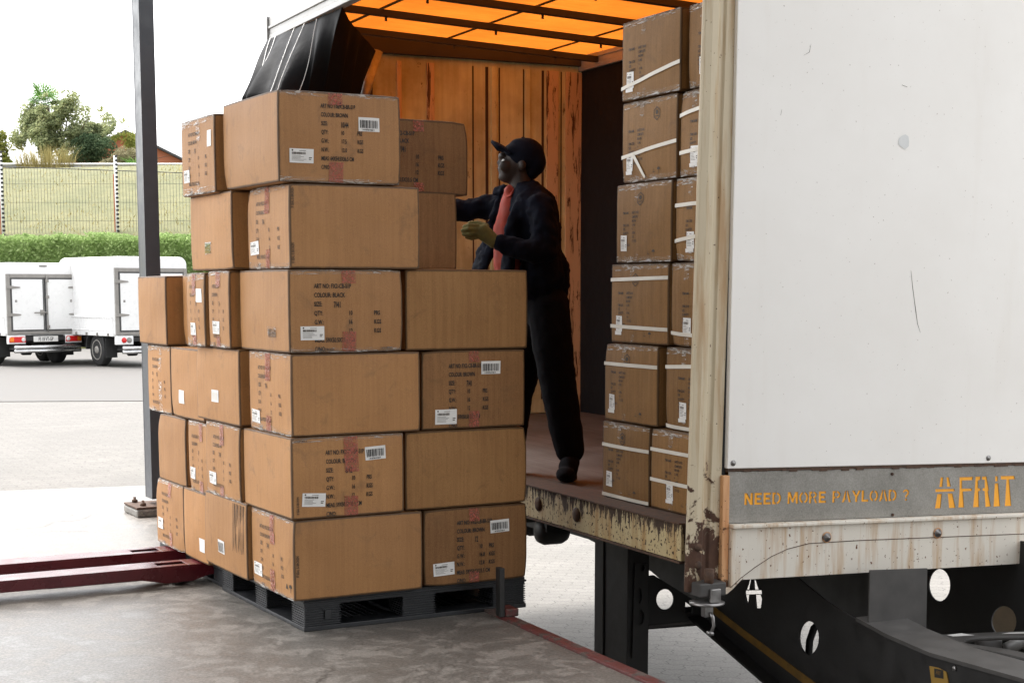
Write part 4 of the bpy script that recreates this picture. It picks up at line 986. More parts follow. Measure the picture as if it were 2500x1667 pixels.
mb.add(vs, [(j * (NS + 1) + i, j * (NS + 1) + i + 1, (j + 1) * (NS + 1) + i + 1, (j + 1) * (NS + 1) + i) for j in range(NZ) for i in range(NS)], True)
cur = mb.build('drawn_curtain', M_PVC, TR)
for i0 in (6, 38, 52, 68, 12):
    mb = MB(); mb.tube([Vector(vs[j * (NS + 1) + i0]) + Vector((-0.008, -0.009, 0)) for j in range(NZ + 1)], 0.0026, 5); mb.build('curtain_piping', M_PIPING, cur)
mb = MB(); mb.tube([wpx(868, 118, 0.55), wpx(838, 218, 0.45), (0.30, wpx(838, 218, 0.45)[1] - 0.1, 1.3)], 0.036, 12); mb.build('side_pillar', M_STEEL, TR)

# ---- chassis under the deck
NB, FB = 0.75, 1.72                                # near and far main beams
Z3 = lambda x, y, w: oppx(1700 + x / 2.765, 1100 + y / 2.765, w)
Z1 = lambda x, y, w: oppx(1250 + x / 3.76, 1250 + y / 3.76, w)
low = [Z1(1650, 862, NB), Z1(1850, 1030, NB), Z3(580, 1568, NB)]
t1, t2, t3, t4 = Z3(1100, 1150, NB), Z3(1300, 1260, NB), Z3(1600, 1390, NB), Z3(2212, 1562, NB)
web = [(5.3, 0.285), (5.3, 0.02), (2.2, 0.02), (1.5, -0.05), low[0], low[1], low[2], (-0.2, -0.50), (-0.7, -0.56), (-3.2, -0.56), (-3.2, t4[1]), t4, t3, t2, t1, (0.0, 0.065), (0.30, 0.16), (0.52, 0.285)]
Acx, Acz = Z3(390, 962, NB)
def lz(pts): return [Z3(x, y, NB) for x, y in pts]
Ahole = [lz([(360, 866), (375, 864), (362, 936), (338, 936)]), lz([(388, 864), (404, 868), (426, 936), (392, 936)]), lz([(330, 942), (446, 940), (450, 980), (440, 966), (330, 968)]),
         lz([(332, 972), (362, 970), (354, 1046), (340, 1010)]), lz([(398, 970), (440, 970), (449, 1000), (440, 1060), (406, 1062)])]
Bhole = [Z3(765 + 68 * cos(t * pi / 10), 1260 + 113 * sin(t * pi / 10), NB) for t in range(20)]
nb = curve_plate(web, Ahole + [Bhole], 0.010, lambda a, b, c: (NB + c, a, b), 'near_beam', M_BLACKST, TR); nb.name = 'main_beam'
flange_pts = [(-3.2, t4[1]), t4, t3, t2, t1]
mb = MB()
for (a, za), (b, zb) in zip(flange_pts, flange_pts[1:]):
    mb.add([(NB - 0.02, a, za + 0.004), (NB + 0.20, a, za + 0.004), (NB + 0.20, b, zb + 0.004), (NB - 0.02, b, zb + 0.004), (NB - 0.02, a, za + 0.02), (NB + 0.20, a, za + 0.02), (NB + 0.20, b, zb + 0.02), (NB - 0.02, b, zb + 0.02)],
           [(0, 3, 2, 1), (4, 5, 6, 7), (0, 1, 5, 4), (2, 3, 7, 6), (1, 2, 6, 5), (3, 0, 4, 7)])
mb.build('top_flange', M_GREYST, nb)
mb = MB(); lw_ = [low[0], low[1], low[2], (-0.2, -0.50), (-0.7, -0.56), (-3.2, -0.56)]
for (a, za), (b, zb) in zip(lw_, lw_[1:]): mb.add([(NB - 0.08, a, za - 0.012), (NB + 0.08, a, za - 0.012), (NB + 0.08, b, zb - 0.012), (NB - 0.08, b, zb - 0.012), (NB - 0.08, a, za), (NB + 0.08, a, za), (NB + 0.08, b, zb), (NB - 0.08, b, zb)], [(0, 3, 2, 1), (4, 5, 6, 7), (0, 1, 5, 4), (2, 3, 7, 6), (1, 2, 6, 5), (3, 0, 4, 7)])
mb.build('bottom_flange', M_BLACKST, nb)
ya, yb = [Z3(80, 1012, NB), Z3(330, 1205, NB), Z3(820, 1568, NB)], [Z3(80, 1062, NB), Z3(300, 1235, NB), Z3(735, 1568, NB)]
mb = MB(); mb.prism(ya + yb[::-1], lambda a, b: (NB - 0.009, a, b), lambda a, b: (NB - 0.0055, a, b)); mb.build('yellow_band', M_YELLOW, nb)
pl = [Z3(1585, 1450, NB), Z3(1600, 1568, NB), Z3(1718, 1590, NB), Z3(1700, 1490, NB), Z3(1640, 1460, NB)]
mb = MB(); mb.prism(pl, lambda a, b: (NB - 0.0095, a, b), lambda a, b: (NB - 0.0055, a, b)); tp = mb.build('maker_plate', plain('yellow_plate', (0.32, 0.19, 0.035), 0.5), nb)
q_ = [Z3(1620, 1465, NB), Z3(1622, 1525, NB), Z3(1682, 1535, NB), Z3(1680, 1478, NB)]
mb = MB(); mb.prism(q_, lambda a, b: (NB - 0.011, a, b), lambda a, b: (NB - 0.0097, a, b)); mb.build('plate_panel', M_INK, tp)
v_, f__ = text_verts('AFRIT', 0.022, 0.62)
o0 = q_[1]; mb = MB(); mb.add([(NB - 0.0114, o0[0] - 0.008 - x * 1.0, lerp(o0[1], q_[0][1], 0.45) + y - x * 0.03) for x, y in v_], f__); mb.build('plate_lettering', M_YELLOW, tp)
mb = MB(); mb.lathe([(0.012, 0), (0.010, 0.006)], (NB - 0.0055, *Z3(1752, 1467, NB)), (-1, 0, 0), 10); mb.build('web_bolt', M_STEEL, nb)
mb = MB(); hp = [Z3(835, 1160, NB + 0.10), Z3(795, 1195, NB + 0.10), Z3(765, 1280, NB + 0.10), Z3(757, 1400, NB + 0.10)]
mb.tube([(NB + 0.10, a, b) for a, b in hp], 0.017, 10); mb.build('air_hose', M_RUBBER, TR)
# far beam: hole through which the lane shows
fbh = [Z3(1645 + 74 * cos(t * pi / 12), 905 + 109 * sin(t * pi / 12), FB) for t in range(24)]
fb2 = [Z3(2080 + 86 * cos(t * pi / 12), 1150 + 104 * sin(t * pi / 12), FB) for t in range(24)]
curve_plate([(5.3, 0.285), (5.3, -0.12), (2.0, -0.12), (0.9, -0.35), (0.2, -0.55), (-3.2, -0.56), (-3.2, -0.02), (-0.9, -0.02), (-0.55, 0.285)], [fbh, fb2], 0.010, lambda a, b, c: (FB + c, a, b), 'main_beam', M_BLACKST, TR)
g0, g1 = oppx(1700 + 1960 / 2.765, 1100 + 1260 / 2.765, TW - 0.03), oppx(1700 + 2230 / 2.765, 1100 + 1020 / 2.765, TW - 0.03)
mb = MB(); mb.box((TW - 0.04, min(g0[0], g1[0]) - 0.02, -0.62), (TW, max(g0[0], g1[0]) + 0.02, 0.18)); mb.build('side_guard', plain('sandy_guard_board', (0.55, 0.44, 0.31), 0.8), TR)
# kick-up plate across the gooseneck, and the cross members
mb = MB(); mb.prism([(0.745, 0.25), (1.05, 0.235), (1.055, -0.055), (0.745, 0.01)], lambda a, b: (a, -0.292, b), lambda a, b: (a, -0.30, b)); mb.build('kick_up_plate', M_GREYST, TR)
mb = MB(); mb.box((NB + 0.02, 1.0, 0.02), (FB - 0.02, 1.06, 0.28)); mb.box((NB + 0.02, 0.35, 0.19), (FB - 0.02, 0.39, 0.28)); mb.build('cross_member', M_BLACKST, TR)
for l in (1.6, 2.3, 3.0, 3.7, 4.4, 5.1):
    mb = MB(); mb.box((0.06, l, 0.24), (TW - 0.06, l + 0.06, 0.378)); mb.build('cross_member', M_BLACKST, TR)
for l in (0.2, 0.6):
    mb = MB(); mb.box((0.13, l, 0.29), (TW - 0.06, l + 0.06, 0.378)); mb.build('cross_member', M_BLACKST, TR)
# landing legs
def rpl(px, py, l):                                 # plane across the trailer at l: photo pixel -> (w, z)
    r = ray(px, py); p0 = tl(0, l, 0) - Vector((0, 0, CAM_Z)); q = r * (p0.dot(LV) / r.dot(LV)) + Vector((0, 0, CAM_Z)) - T0
    return (q.dot(WV), q.z)
for w0 in (0.30, 2.02):
    lg = empty('landing_leg', (w0, 1.1, 0)); lg.parent = TR
    mb = MB(); mb.box((0.0, -0.13, -0.86), (0.12, 0.13, 0.36)); mb.box((-0.008, 0.10, -0.80), (0.0, 0.192, 0.36)); mb.build('outer_tube', M_BLACKST, lg, 0.006)
    mb = MB(); mb.box((0.015, -0.115, -0.97), (0.105, 0.115, -0.84)); mb.box((-0.03, -0.16, -0.998), (0.15, 0.16, -0.97)); mb.build('foot', M_BLACKST, lg, 0.004)
    if w0 < 1:
        Q1 = lambda x, y: rpl(1250 + x / 3.76, 1250 + y / 3.76, 0.955)
        outl = [Q1(1128, 470), Q1(1250, 480), Q1(1247, 1160), Q1(1150, 1275), Q1(1142, 1335), Q1(1100, 1335)]
        hol = [[Q1(1165 + 27 * cos(t * pi / 8), (760 if True else 0) + 72 * sin(t * pi / 8)) for t in range(16)], [Q1(1172 + 38 * cos(t * pi / 8), 962 + 70 * sin(t * pi / 8)) for t in range(16)], [Q1(1198 + 20 * cos(t * pi / 8), 508 + 30 * sin(t * pi / 8)) for t in range(16)]]
        curve_plate(outl, hol, 0.008, lambda a, b, c: (a - w0, 0.955 - 1.1 + c, b), 'leg_bracket', M_BLACKST, lg)
        tri = lambda x, y: rpl(1250 + x / 3.76, 1250 + y / 3.76, 1.02)
        ol = [tri(1248, 582), tri(1300, 576), tri(1660, 800), tri(1850, 1028), tri(1248, 1072)]
        ho = [[tri(1402 + 81 * cos(t * pi / 12), 797 + 95 * sin(t * pi / 12)) for t in range(24)], [tri(1588, 818), tri(1656, 865), tri(1654, 920), tri(1584, 920)]]
        curve_plate(ol, ho, 0.010, lambda a, b, c: (a - w0, 1.02 - 1.1 + c, b), 'leg_brace', M_BLACKST, lg)
        mb = MB(); a, b = tri(1248, 1052), tri(1850, 1010); mb.box((a[0] - w0, -0.09, a[1] - 0.004), (b[0] - w0, -0.03, a[1] + 0.008)); mb.build('brace_foot', M_GREYST, lg)
# air reservoir under the open side
mb = MB(); mb.lathe([(0.02, -0.09), (0.06, -0.08), (0.075, -0.05), (0.075, 0.05), (0.06, 0.08), (0.02, 0.09)], (0.34, 1.86, 0.145), (1, 0, 0), 18); mb.build('brake_chamber', M_BLACKST, TR)
mb = MB(); mb.lathe([(0.02, -0.07), (0.055, -0.06), (0.065, -0.03), (0.065, 0.05), (0.02, 0.07)], (0.34, 2.08, 0.15), (1, 0, 0), 18); mb.box((0.27, 1.78, 0.15), (0.42, 2.15, 0.30)); mb.build('valve_block', M_BLACKST, TR)
# coupling plate (fifth wheel) on the low rear chassis
def cz(x, y, z): p = onz(1700 + x / 2.765, 1100 + y / 2.765, z) - T0; return (p.dot(WV), p.dot(LV))
zc = -0.10
slot = [cz(*p, zc) for p in ((1800, 1302), (1830, 1280), (1900, 1268), (2050, 1262), (2260, 1262), (2500, 1270), (2500, 1420), (2300, 1395), (2100, 1352), (1900, 1325), (1820, 1312))]
outl = [cz(*p, zc) for p in ((1560, 1258), (2212, 1228), (2700, 1205), (2700, 1500), (2212, 1412), (1900, 1345), (1700, 1312))]
cpl = curve_plate(outl, [slot], 0.02, lambda a, b, c: (a, b, zc + c), 'coupling_plate', M_GREYST, TR)
a_, b_ = cz(1690, 1262, zc + 0.012), cz(1880, 1255, zc + 0.012)
mb = MB(); mb.add([(*cz(1690, 1258, zc), zc + 0.0112), (*cz(1790, 1246, zc), zc + 0.0112), (*cz(1880, 1260, zc), zc + 0.0112), (*cz(1735, 1268, zc), zc + 0.0112)], [(0, 1, 2, 3)]); mb.build('sticker', M_LABEL, cpl)
mb = MB(); mb.add([(*cz(2060, 1250, zc), zc + 0.0112), (*cz(2110, 1242, zc), zc + 0.0112), (*cz(2400, 1232, zc), zc + 0.0112), (*cz(2400, 1244, zc), zc + 0.0112)], [(0, 1, 2, 3)]); mb.build('sticker', M_LABEL, cpl)
(w1_, l1_), (w2_, l2_) = cz(1970, 1335, -0.2), cz(2150, 1330, -0.2)
mb = MB(); mb.lathe([(0.03, 0), (0.06, 0.01), (0.06, 0.1), (0.03, 0.11)], (w1_, l1_, -0.26), (0, 0, 1), 18); mb.build('air_bag', M_GREYST, TR)
mb = MB(); mb.tube([(w2_ - 0.05, l2_, -0.2), (w2_ + 0.02, l2_ - 0.02, -0.17), (w2_ + 0.12, l2_ - 0.05, -0.2), (w2_ + 0.3, l2_ - 0.1, -0.24)], 0.03, 12); mb.build('air_pipe', M_ALU, TR)

# ------------------------------------------------------------------ strapped cartons inside the trailer
G2 = 'strapped cartons inside the trailer'
zs = [0.460, 0.820, 1.180, 1.540, 1.893, 2.252, 2.600]
LEFT = [(0.90, 0.470), (0.885, 0.405), (0.835, 0.33), (0.785, 0.305), (0.755, 0.285), (0.742, 0.262)]
RIGHT = [(0.463, 0.02), (0.355, -0.02), (0.315, -0.02), (0.292, -0.02), (0.275, -0.02), (0.235, -0.04)]
lab_l = ['bottom strapped carton on the deck edge, outer column in the trailer', 'outer column carton second from the trailer deck, white strap near its top',
         'third carton up in the outer trailer column, crossed by two white straps', 'fourth carton up in the outer trailer column, label at its lower left',
         'fifth carton up in the outer trailer column with a slack white strap', 'topmost crumpled carton with a white label in the trailer column']
lab_r = ['bottom strapped carton next to the cream corner post', 'second carton up beside the corner post with two overlapping labels',
         'third carton up beside the corner post, half hidden, strap near its bottom', 'fourth carton up beside the corner post with two slanting straps',
         'fifth carton up beside the corner post with one strap and a label', 'topmost crumpled carton beside the corner post']
def trailer_carton(l1, l0, i, label, seed, right, dw):
    D = l1 - l0; H = zs[i + 1] - zs[i] - 0.006
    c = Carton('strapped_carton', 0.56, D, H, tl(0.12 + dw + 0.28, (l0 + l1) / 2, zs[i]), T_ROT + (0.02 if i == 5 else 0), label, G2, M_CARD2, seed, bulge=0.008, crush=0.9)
    # hexagon mark
    if not right or i > 3:
        cx, cy = (0.42 if i not in (4,) else 0.62) * D + 0.02, H * 0.80
        hexo = [(cx + 0.030 * sin(t * pi / 3), cy + 0.030 * cos(t * pi / 3)) for t in range(6)]; hexi = [(cx + 0.025 * sin(t * pi / 3), cy + 0.025 * cos(t * pi / 3)) for t in range(6)]
        R_ = [[hexo[t], hexo[(t + 1) % 6], hexi[(t + 1) % 6], hexi[t]] for t in range(6)]
        R_.append([(cx + 0.012 * cos(t * pi / 5), cy + 0.006 + 0.010 * sin(t * pi / 5)) for t in range(10)]); R_.append((cx - 0.017, cx + 0.017, cy - 0.013, cy - 0.009))
        if i < 5: c.marks('hexagon_mark', 'L', R_, M_INK2)
    x0 = 0.14 * D if not right else 0.30 * D
    rr = random.Random(seed); e = []; y = H * 0.62
    for k_, (p, q) in enumerate((('ITEM NAME', 'SAFETY SHOE'), ('', 'COMPOSITE'), ('', 'BROWN'), ('ITEM CODE', 'S-1042'), ('SIZE', '9'), ('QUANTITY', '10 PRS'), ('N.W.', '13.0'), ('G.W.', '17.5 KGS'), ('CARTON NO', ''))):
        if p: e.append((x0, y, p, 0.0104, 0.9))
        if q: e.append((x0 + 0.083, y, q, 0.0104, 0.9))
        y -= 0.0175 if k_ else 0.019
    c.text('printed_text', 'L', e, M_INK)
    c.ship_label('L', x0 - 0.02 + (0.03 if right else 0), 0.052, w=0.058, h=0.070, tilt=-0.03)
    if (seed + i) % 3 != 1: c.rect('shipping_label', 'L', x0 - 0.030 + (0.03 if right else 0), x0 + 0.03 + (0.03 if right else 0), 0.036, 0.052, M_LABEL, 0.0020)
    a = 0.62 * D; b = 0.04
    if i < 5:
        c.marks('care_symbols', 'L', [[(a + 0.012 * cos(t * 2 * pi / 3 + pi / 2) * k_, b + 0.012 * sin(t * 2 * pi / 3 + pi / 2) * k_) for t, k_ in ((0, 1), (1, 1), (1, .65), (0, .6))],
             [(a - 0.010, b - 0.006), (a + 0.010, b - 0.006), (a + 0.007, b - 0.003), (a - 0.007, b - 0.003)],
             [(a + 0.040 + 0.013 * cos(t * pi / 5), b + 0.004 + 0.011 * sin(t * pi / 5)) for t in range(6)], (a + 0.0385, a + 0.0410, b - 0.012, b + 0.004)], M_INK2)
    c.edge_film('L', bot=i > 2, h=0.03); c.flap_tape('L', 0.40 * D, 0.075, 0.04, 0.035, M_TAPE)
    return c
def strap(c, b0, b1, h=0.016):
    P, N, A, B = face_frame('L', c.W, c.D, c.H)
    c.strip('strap', 'L', [(0, b0 - h / 2), (A, b1 - h / 2), (A, b1 + h / 2), (0, b0 + h / 2)], M_STRAP, 0.005, 10)
SL = [[(.245, .245), (.012, .012)], [(.262, .262)], [(.285, .292), (.075, .068)], [], [(.115, .155)], [(.055, .12)]]
SRt = [[(.262, .262), (.128, .128)], [(.268, .285), (.012, .01)], [(.055, .045)], [(.235, .24), (.085, .115)], [(.255, .29), (.10, .11)], []]
for i in range(6):
    c = trailer_carton(*LEFT[i], i, lab_l[i], 40 + i, False, (0, 0, 0.004, 0.0, 0.01, 0.0)[i])
    for a, b in SL[i]: strap(c, a, b)
    if i == 4: c.strip('strap', 'L', [(0.10, 0.118), (0.21, 0.012), (0.222, 0.020), (0.115, 0.132)], M_STRAP, 0.006, 6)
    c = trailer_carton(*RIGHT[i], i, lab_r[i], 60 + i, True, (0.004, 0.012, 0.01, 0.012, 0.02, 0.03)[i])
    for a, b in SRt[i]: strap(c, a, b)
#@@PERSON@@
# ------------------------------------------------------------------ the worker standing on the deck
PY = 8.10
def P3(px, py, dy=0.0):
    return at(px, py, PY + dy)
man = empty('person', (0.30, PY, 0.457), 0, 'worker in dark jacket, red shirt, cap and khaki gloves handling cartons on the trailer deck', 'person')
MI = Matrix.Translation((-0.30, -PY, -0.457))
class Flesh:
    """smooth continuous surface: overlapping ellipsoids and tapered limbs fused by a voxel remesh"""
    def __init__(s): s.mb = MB()
    def ell(s, c, r, rot=None, seg=16, rings=10):
        c = Vector(c); vs = []; fs = []
        for j in range(rings + 1):
            t = pi * j / rings
            for i in range(seg):
                p = 2 * pi * i / seg; v = Vector((r[0] * sin(t) * cos(p), r[1] * sin(t) * sin(p), r[2] * cos(t)))
                if rot: v = rot @ v
                vs.append(MI @ (c + v))
        for j in range(rings):
            for i in range(seg): fs.append((j * seg + i, (j + 1) * seg + i, (j + 1) * seg + (i + 1) % seg, j * seg + (i + 1) % seg))
        s.mb.add(vs, fs, True); return s
    def limb(s, pts, rads, seg=14, n=6):
        """tapered limb through the joints; rads per joint (rx across the view, ry in depth)"""
        P = [Vector(p) for p in pts]
        for k in range(len(P) - 1):
            for i in range(n + 1):
                t = i / n; c = P[k].lerp(P[k + 1], t)
                ra = [lerp(rads[k][q], rads[k + 1][q], t) for q in (0, 1)]
                d = (P[k + 1] - P[k]).normalized()
                s.ell(c, (ra[0], ra[1], max(ra) * 0.8), Vector((0, 0, 1)).rotation_difference(d).to_matrix(), 12, 8)
        return s
    def build(s, name, mat, parent, voxel=0.011, smooth=6, rough=0.0):
        o = s.mb.build(name, mat, parent)
        m = o.modifiers.new('fuse', 'REMESH'); m.mode = 'VOXEL'; m.voxel_size = voxel; m.use_smooth_shade = True
        m2 = o.modifiers.new('soften', 'SMOOTH'); m2.factor = 0.5; m2.iterations = smooth
        if rough:
            tx = bpy.data.textures.new('cloth_folds', 'CLOUDS'); tx.noise_scale = 0.06; tx.noise_depth = 2
            m3 = o.modifiers.new('folds', 'DISPLACE'); m3.texture = tx; m3.strength = rough; m3.mid_level = 0.5
        return o
# body: head with a face in profile, neck, torso, arms, legs
b = Flesh()
hc = P3(1266, 392)
b.ell(hc + Vector((0.008, 0, 0.005)), (0.085, 0.068, 0.092))
b.ell(P3(1250, 412), (0.068, 0.058, 0.075))                    # cheeks
b.ell(P3(1239, 430), (0.045, 0.046, 0.036))                    # jaw
b.ell(P3(1224, 433), (0.016, 0.024, 0.018))                    # chin
b.ell(P3(1226, 382), (0.022, 0.045, 0.020))                    # brow
b.ell(P3(1219.5, 398), (0.014, 0.016, 0.015)); b.ell(P3(1224, 390), (0.012, 0.012, 0.020))      # nose
b.ell(P3(1219.5, 412), (0.011, 0.022, 0.0075)); b.ell(P3(1220.5, 419), (0.011, 0.020, 0.008))  # lips
b.ell(P3(1232, 406, -0.052), (0.03, 0.014, 0.03))
b.ell(P3(1276, 404, -0.074), (0.020, 0.012, 0.030))            # ear
b.ell(P3(1276, 404, 0.074), (0.020, 0.012, 0.030))
b.limb([P3(1268, 425), P3(1278, 480)], [(0.056, 0.056), (0.068, 0.066)])
b.limb([P3(1292, 510), P3(1302, 600), P3(1322, 700)], [(0.08, 0.15), (0.085, 0.13), (0.085, 0.12)])
b.limb([P3(1338, 720, -0.07), P3(1352, 870, -0.08), P3(1378, 1030, -0.10), P3(1391, 1120, -0.12)], [(0.075, 0.08), (0.065, 0.065), (0.05, 0.05), (0.04, 0.045)])
b.limb([P3(1310, 720, 0.09), P3(1285, 860, 0.12), P3(1262, 960, 0.15), P3(1247, 1110, 0.20)], [(0.075, 0.08), (0.062, 0.065), (0.05, 0.05), (0.04, 0.045)])
b.build('body', M_SKIN, man, 0.0085, 2)
for sgn in (-1, 1):
    mb = MB(); c_ = P3(1229.5, 392.5, 0.030 * sgn)
    mb.lathe([(0.002, -0.0095), (0.007, -0.006), (0.0095, 0), (0.007, 0.006), (0.002, 0.0095)], MI @ c_, (1, 0, 0), 10); mb.build('eye', M_LABEL, man)
# shirt
sh = Flesh()
sh.limb([P3(1250, 470), P3(1252, 500), P3(1250, 560), P3(1252, 640), P3(1262, 700)], [(0.040, 0.055), (0.068, 0.075), (0.098, 0.085), (0.102, 0.09), (0.10, 0.11)])
sh.ell(P3(1243, 466, -0.01), (0.030, 0.05, 0.022))
shirt = sh.build('shirt', M_REDSH, man, 0.010, 3, 0.012)
mb = MB(); cw = [P3(1236, 482, -0.055), P3(1229, 474, -0.03), P3(1240, 462, -0.01), P3(1254, 462, -0.055), P3(1246, 478, -0.075)]
mb.add([MI @ p for p in cw], [(0, 1, 2, 3, 4)]); co = mb.build('collar', M_REDSH, shirt); sm = co.modifiers.new('thick', 'SOLIDIFY'); sm.thickness = 0.006
# jacket: back, shoulders, hanging skirt, two sleeves
j = Flesh()
j.limb([P3(1285, 474), P3(1302, 520), P3(1312, 590), P3(1320, 650), P3(1326, 690)], [(0.075, 0.10), (0.125, 0.20), (0.125, 0.19), (0.115, 0.19), (0.105, 0.18)])
j.limb([P3(1318, 505, -0.17), P3(1330, 560, -0.22), P3(1331, 615, -0.25)], [(0.075, 0.075), (0.070, 0.068), (0.062, 0.06)])     # near upper arm
j.limb([P3(1331, 615, -0.25), P3(1280, 612, -0.27), P3(1222, 592, -0.26)], [(0.064, 0.06), (0.056, 0.055), (0.046, 0.044)])     # near forearm
j.limb([P3(1252, 500, 0.17), P3(1190, 505, 0.22), P3(1128, 516, 0.20)], [(0.070, 0.07), (0.064, 0.062), (0.056, 0.055)])       # far upper arm reaching out
j.limb([P3(1128, 516, 0.20), P3(1075, 505, 0.12), P3(1040, 492, 0.06)], [(0.056, 0.055), (0.05, 0.05), (0.042, 0.042)])
j.limb([P3(1228, 505, 0.10), P3(1205, 570, 0.12), P3(1172, 655, 0.10)], [(0.04, 0.06), (0.034, 0.08), (0.026, 0.07)])       # far front panel hanging open
j.limb([P3(1276, 476, -0.10), P3(1268, 505, -0.135), P3(1256, 555, -0.14), P3(1244, 610, -0.14), P3(1236, 690, -0.13)], [(0.034, 0.03), (0.044, 0.03), (0.046, 0.03), (0.048, 0.03), (0.055, 0.035)])   # near front panel
j.limb([P3(1266, 470, -0.07), P3(1276, 462, 0.0), P3(1300, 470, -0.02)], [(0.022, 0.03), (0.03, 0.06), (0.03, 0.05)])          # collar
j.limb([P3(1214, 466, 0.10), P3(1230, 462, 0.06)], [(0.022, 0.03), (0.024, 0.03)])
j.limb([P3(1322, 640, -0.06), P3(1330, 668, -0.06), P3(1332, 700, -0.05)], [(0.115, 0.16), (0.108, 0.155), (0.095, 0.15)])
j.build('jacket', M_NAVY, man, 0.010, 3, 0.034)
# trousers
t = Flesh()
t.limb([P3(1322, 665), P3(1328, 745)], [(0.118, 0.165), (0.128, 0.165)])
t.limb([P3(1338, 745, -0.07), P3(1350, 850, -0.08), P3(1366, 960, -0.09), P3(1380, 1040, -0.10), P3(1392, 1102, -0.12)], [(0.112, 0.115), (0.106, 0.110), (0.094, 0.10), (0.088, 0.09), (0.074, 0.078)])
t.limb([P3(1310, 745, 0.09), P3(1285, 860, 0.12), P3(1262, 960, 0.15), P3(1250, 1070, 0.18), P3(1246, 1120, 0.2)], [(0.12, 0.12), (0.10, 0.11), (0.085, 0.09), (0.075, 0.08), (0.07, 0.075)])
t.build('trousers', M_BLACKCL, man, 0.012, 6, 0.010)
for px, py, dy in ((1392, 1148, -0.14), (1244, 1150, 0.2)):
    s_ = Flesh(); c_ = P3(px, py, dy); c_.z = 0.457 + 0.04
    s_.ell(c_ + Vector((-0.01, -0.03, 0.025)), (0.052, 0.085, 0.058)); s_.ell(c_ + Vector((-0.028, -0.12, 0.0)), (0.050, 0.080, 0.040)); s_.ell(c_ + Vector((0.0, 0.0, 0.05)), (0.05, 0.055, 0.06))
    s_.ell(c_ + Vector((-0.018, -0.07, -0.022)), (0.056, 0.13, 0.018))
    s_.build('shoe', M_BLACKCL, man, 0.009, 3)
# cap: crown, peak, strap
cp_ = Flesh()
cp_.ell(P3(1282, 380, 0), (0.101, 0.086, 0.090)); cp_.ell(P3(1306, 396), (0.058, 0.070, 0.070)); cp_.ell(P3(1298, 420), (0.040, 0.056, 0.040)); cp_.ell(P3(1258, 370), (0.060, 0.078, 0.044)); cp_.ell(P3(1274, 352), (0.062, 0.060, 0.030))
cap = cp_.build('cap', M_NAVY, man, 0.009, 3)
mb = MB(); vs = []; NI, NJ_ = 10, 8
tip, root = P3(1199, 345), P3(1246, 371)
for i in range(NI + 1):
    for k_ in range(NJ_ + 1):
        u = i / NI; v = (k_ / NJ_ - 0.5) * 2
        c_ = root.lerp(tip, u * sqrt(max(0, 1 - 0.55 * v * v))) + Vector((0, v * 0.078, -0.020 * v * v))
        vs.append(MI @ (c_ + Vector((0, 0, 0.006 * sin(pi * u)))))
mb.add(vs, [(i * (NJ_ + 1) + k_, (i + 1) * (NJ_ + 1) + k_, (i + 1) * (NJ_ + 1) + k_ + 1, i * (NJ_ + 1) + k_ + 1) for i in range(NI) for k_ in range(NJ_)], True)
pk = mb.build('peak', M_NAVY, cap); sm = pk.modifiers.new('thick', 'SOLIDIFY'); sm.thickness = 0.012; sm.offset = 0
mb = MB(); mb.lathe([(0.004, 0), (0.011, 0.003), (0.006, 0.009)], MI @ P3(1277, 339), (0, 0, 1), 10); mb.build('cap_button', M_NAVY, cap)
# gloves: palm, four bent fingers and a thumb each
def glove(wrist, palm, tips, thumb, dy):
    g = Flesh()
    g.limb([P3(*wrist, dy), P3(*palm, dy)], [(0.036, 0.026), (0.042, 0.024)], n=4)
    o = P3(*palm, dy)
    for (kx, ky, kd), (mx, my, md), (tx, ty, td), rr in tips:
        g.limb([P3(kx, ky, dy + kd), P3(mx, my, dy + md), P3(tx, ty, dy + td)], [(rr, rr), (rr * 0.95, rr * 0.95), (rr * 0.8, rr * 0.8)], n=5)
    (a0, a1, a2) = thumb
    g.limb([P3(*a0[:2], dy + a0[2]), P3(*a1[:2], dy + a1[2]), P3(*a2[:2], dy + a2[2])], [(0.017, 0.016), (0.0145, 0.014), (0.0125, 0.012)], n=5)
    return g.build('glove', M_GLOVE, man, 0.005, 2)
glove((1207, 590), (1178, 566),
      [((1166, 551, 0.0), (1146, 550, -0.01), (1131, 553, 0.0), 0.0108), ((1163, 560, -0.01), (1143, 560, -0.02), (1127.5, 563, -0.01), 0.0115), ((1164, 570, -0.01), (1146, 572, -0.02), (1130, 573, -0.01), 0.011), ((1168, 579, 0.0), (1152, 583, -0.01), (1138, 580, 0.0), 0.0098)],
      ((1188, 553, 0.03), (1166, 545, 0.045), (1146, 546, 0.045)), -0.262)
glove((1036, 490), (1012, 484),
      [((1000, 476, 0.0), (982, 478, -0.01), (968, 484, 0.0), 0.0108), ((998, 483, 0.0), (980, 486, -0.01), (965, 491, 0.0), 0.0115), ((999, 490, 0.0), (983, 494, -0.01), (970, 498, 0.0), 0.011), ((1002, 497, 0.0), (988, 501, 0.0), (977, 504, 0.0), 0.0098)],
      ((1018, 474, -0.03), (1000, 468, -0.045), (985, 470, -0.045)), 0.055)

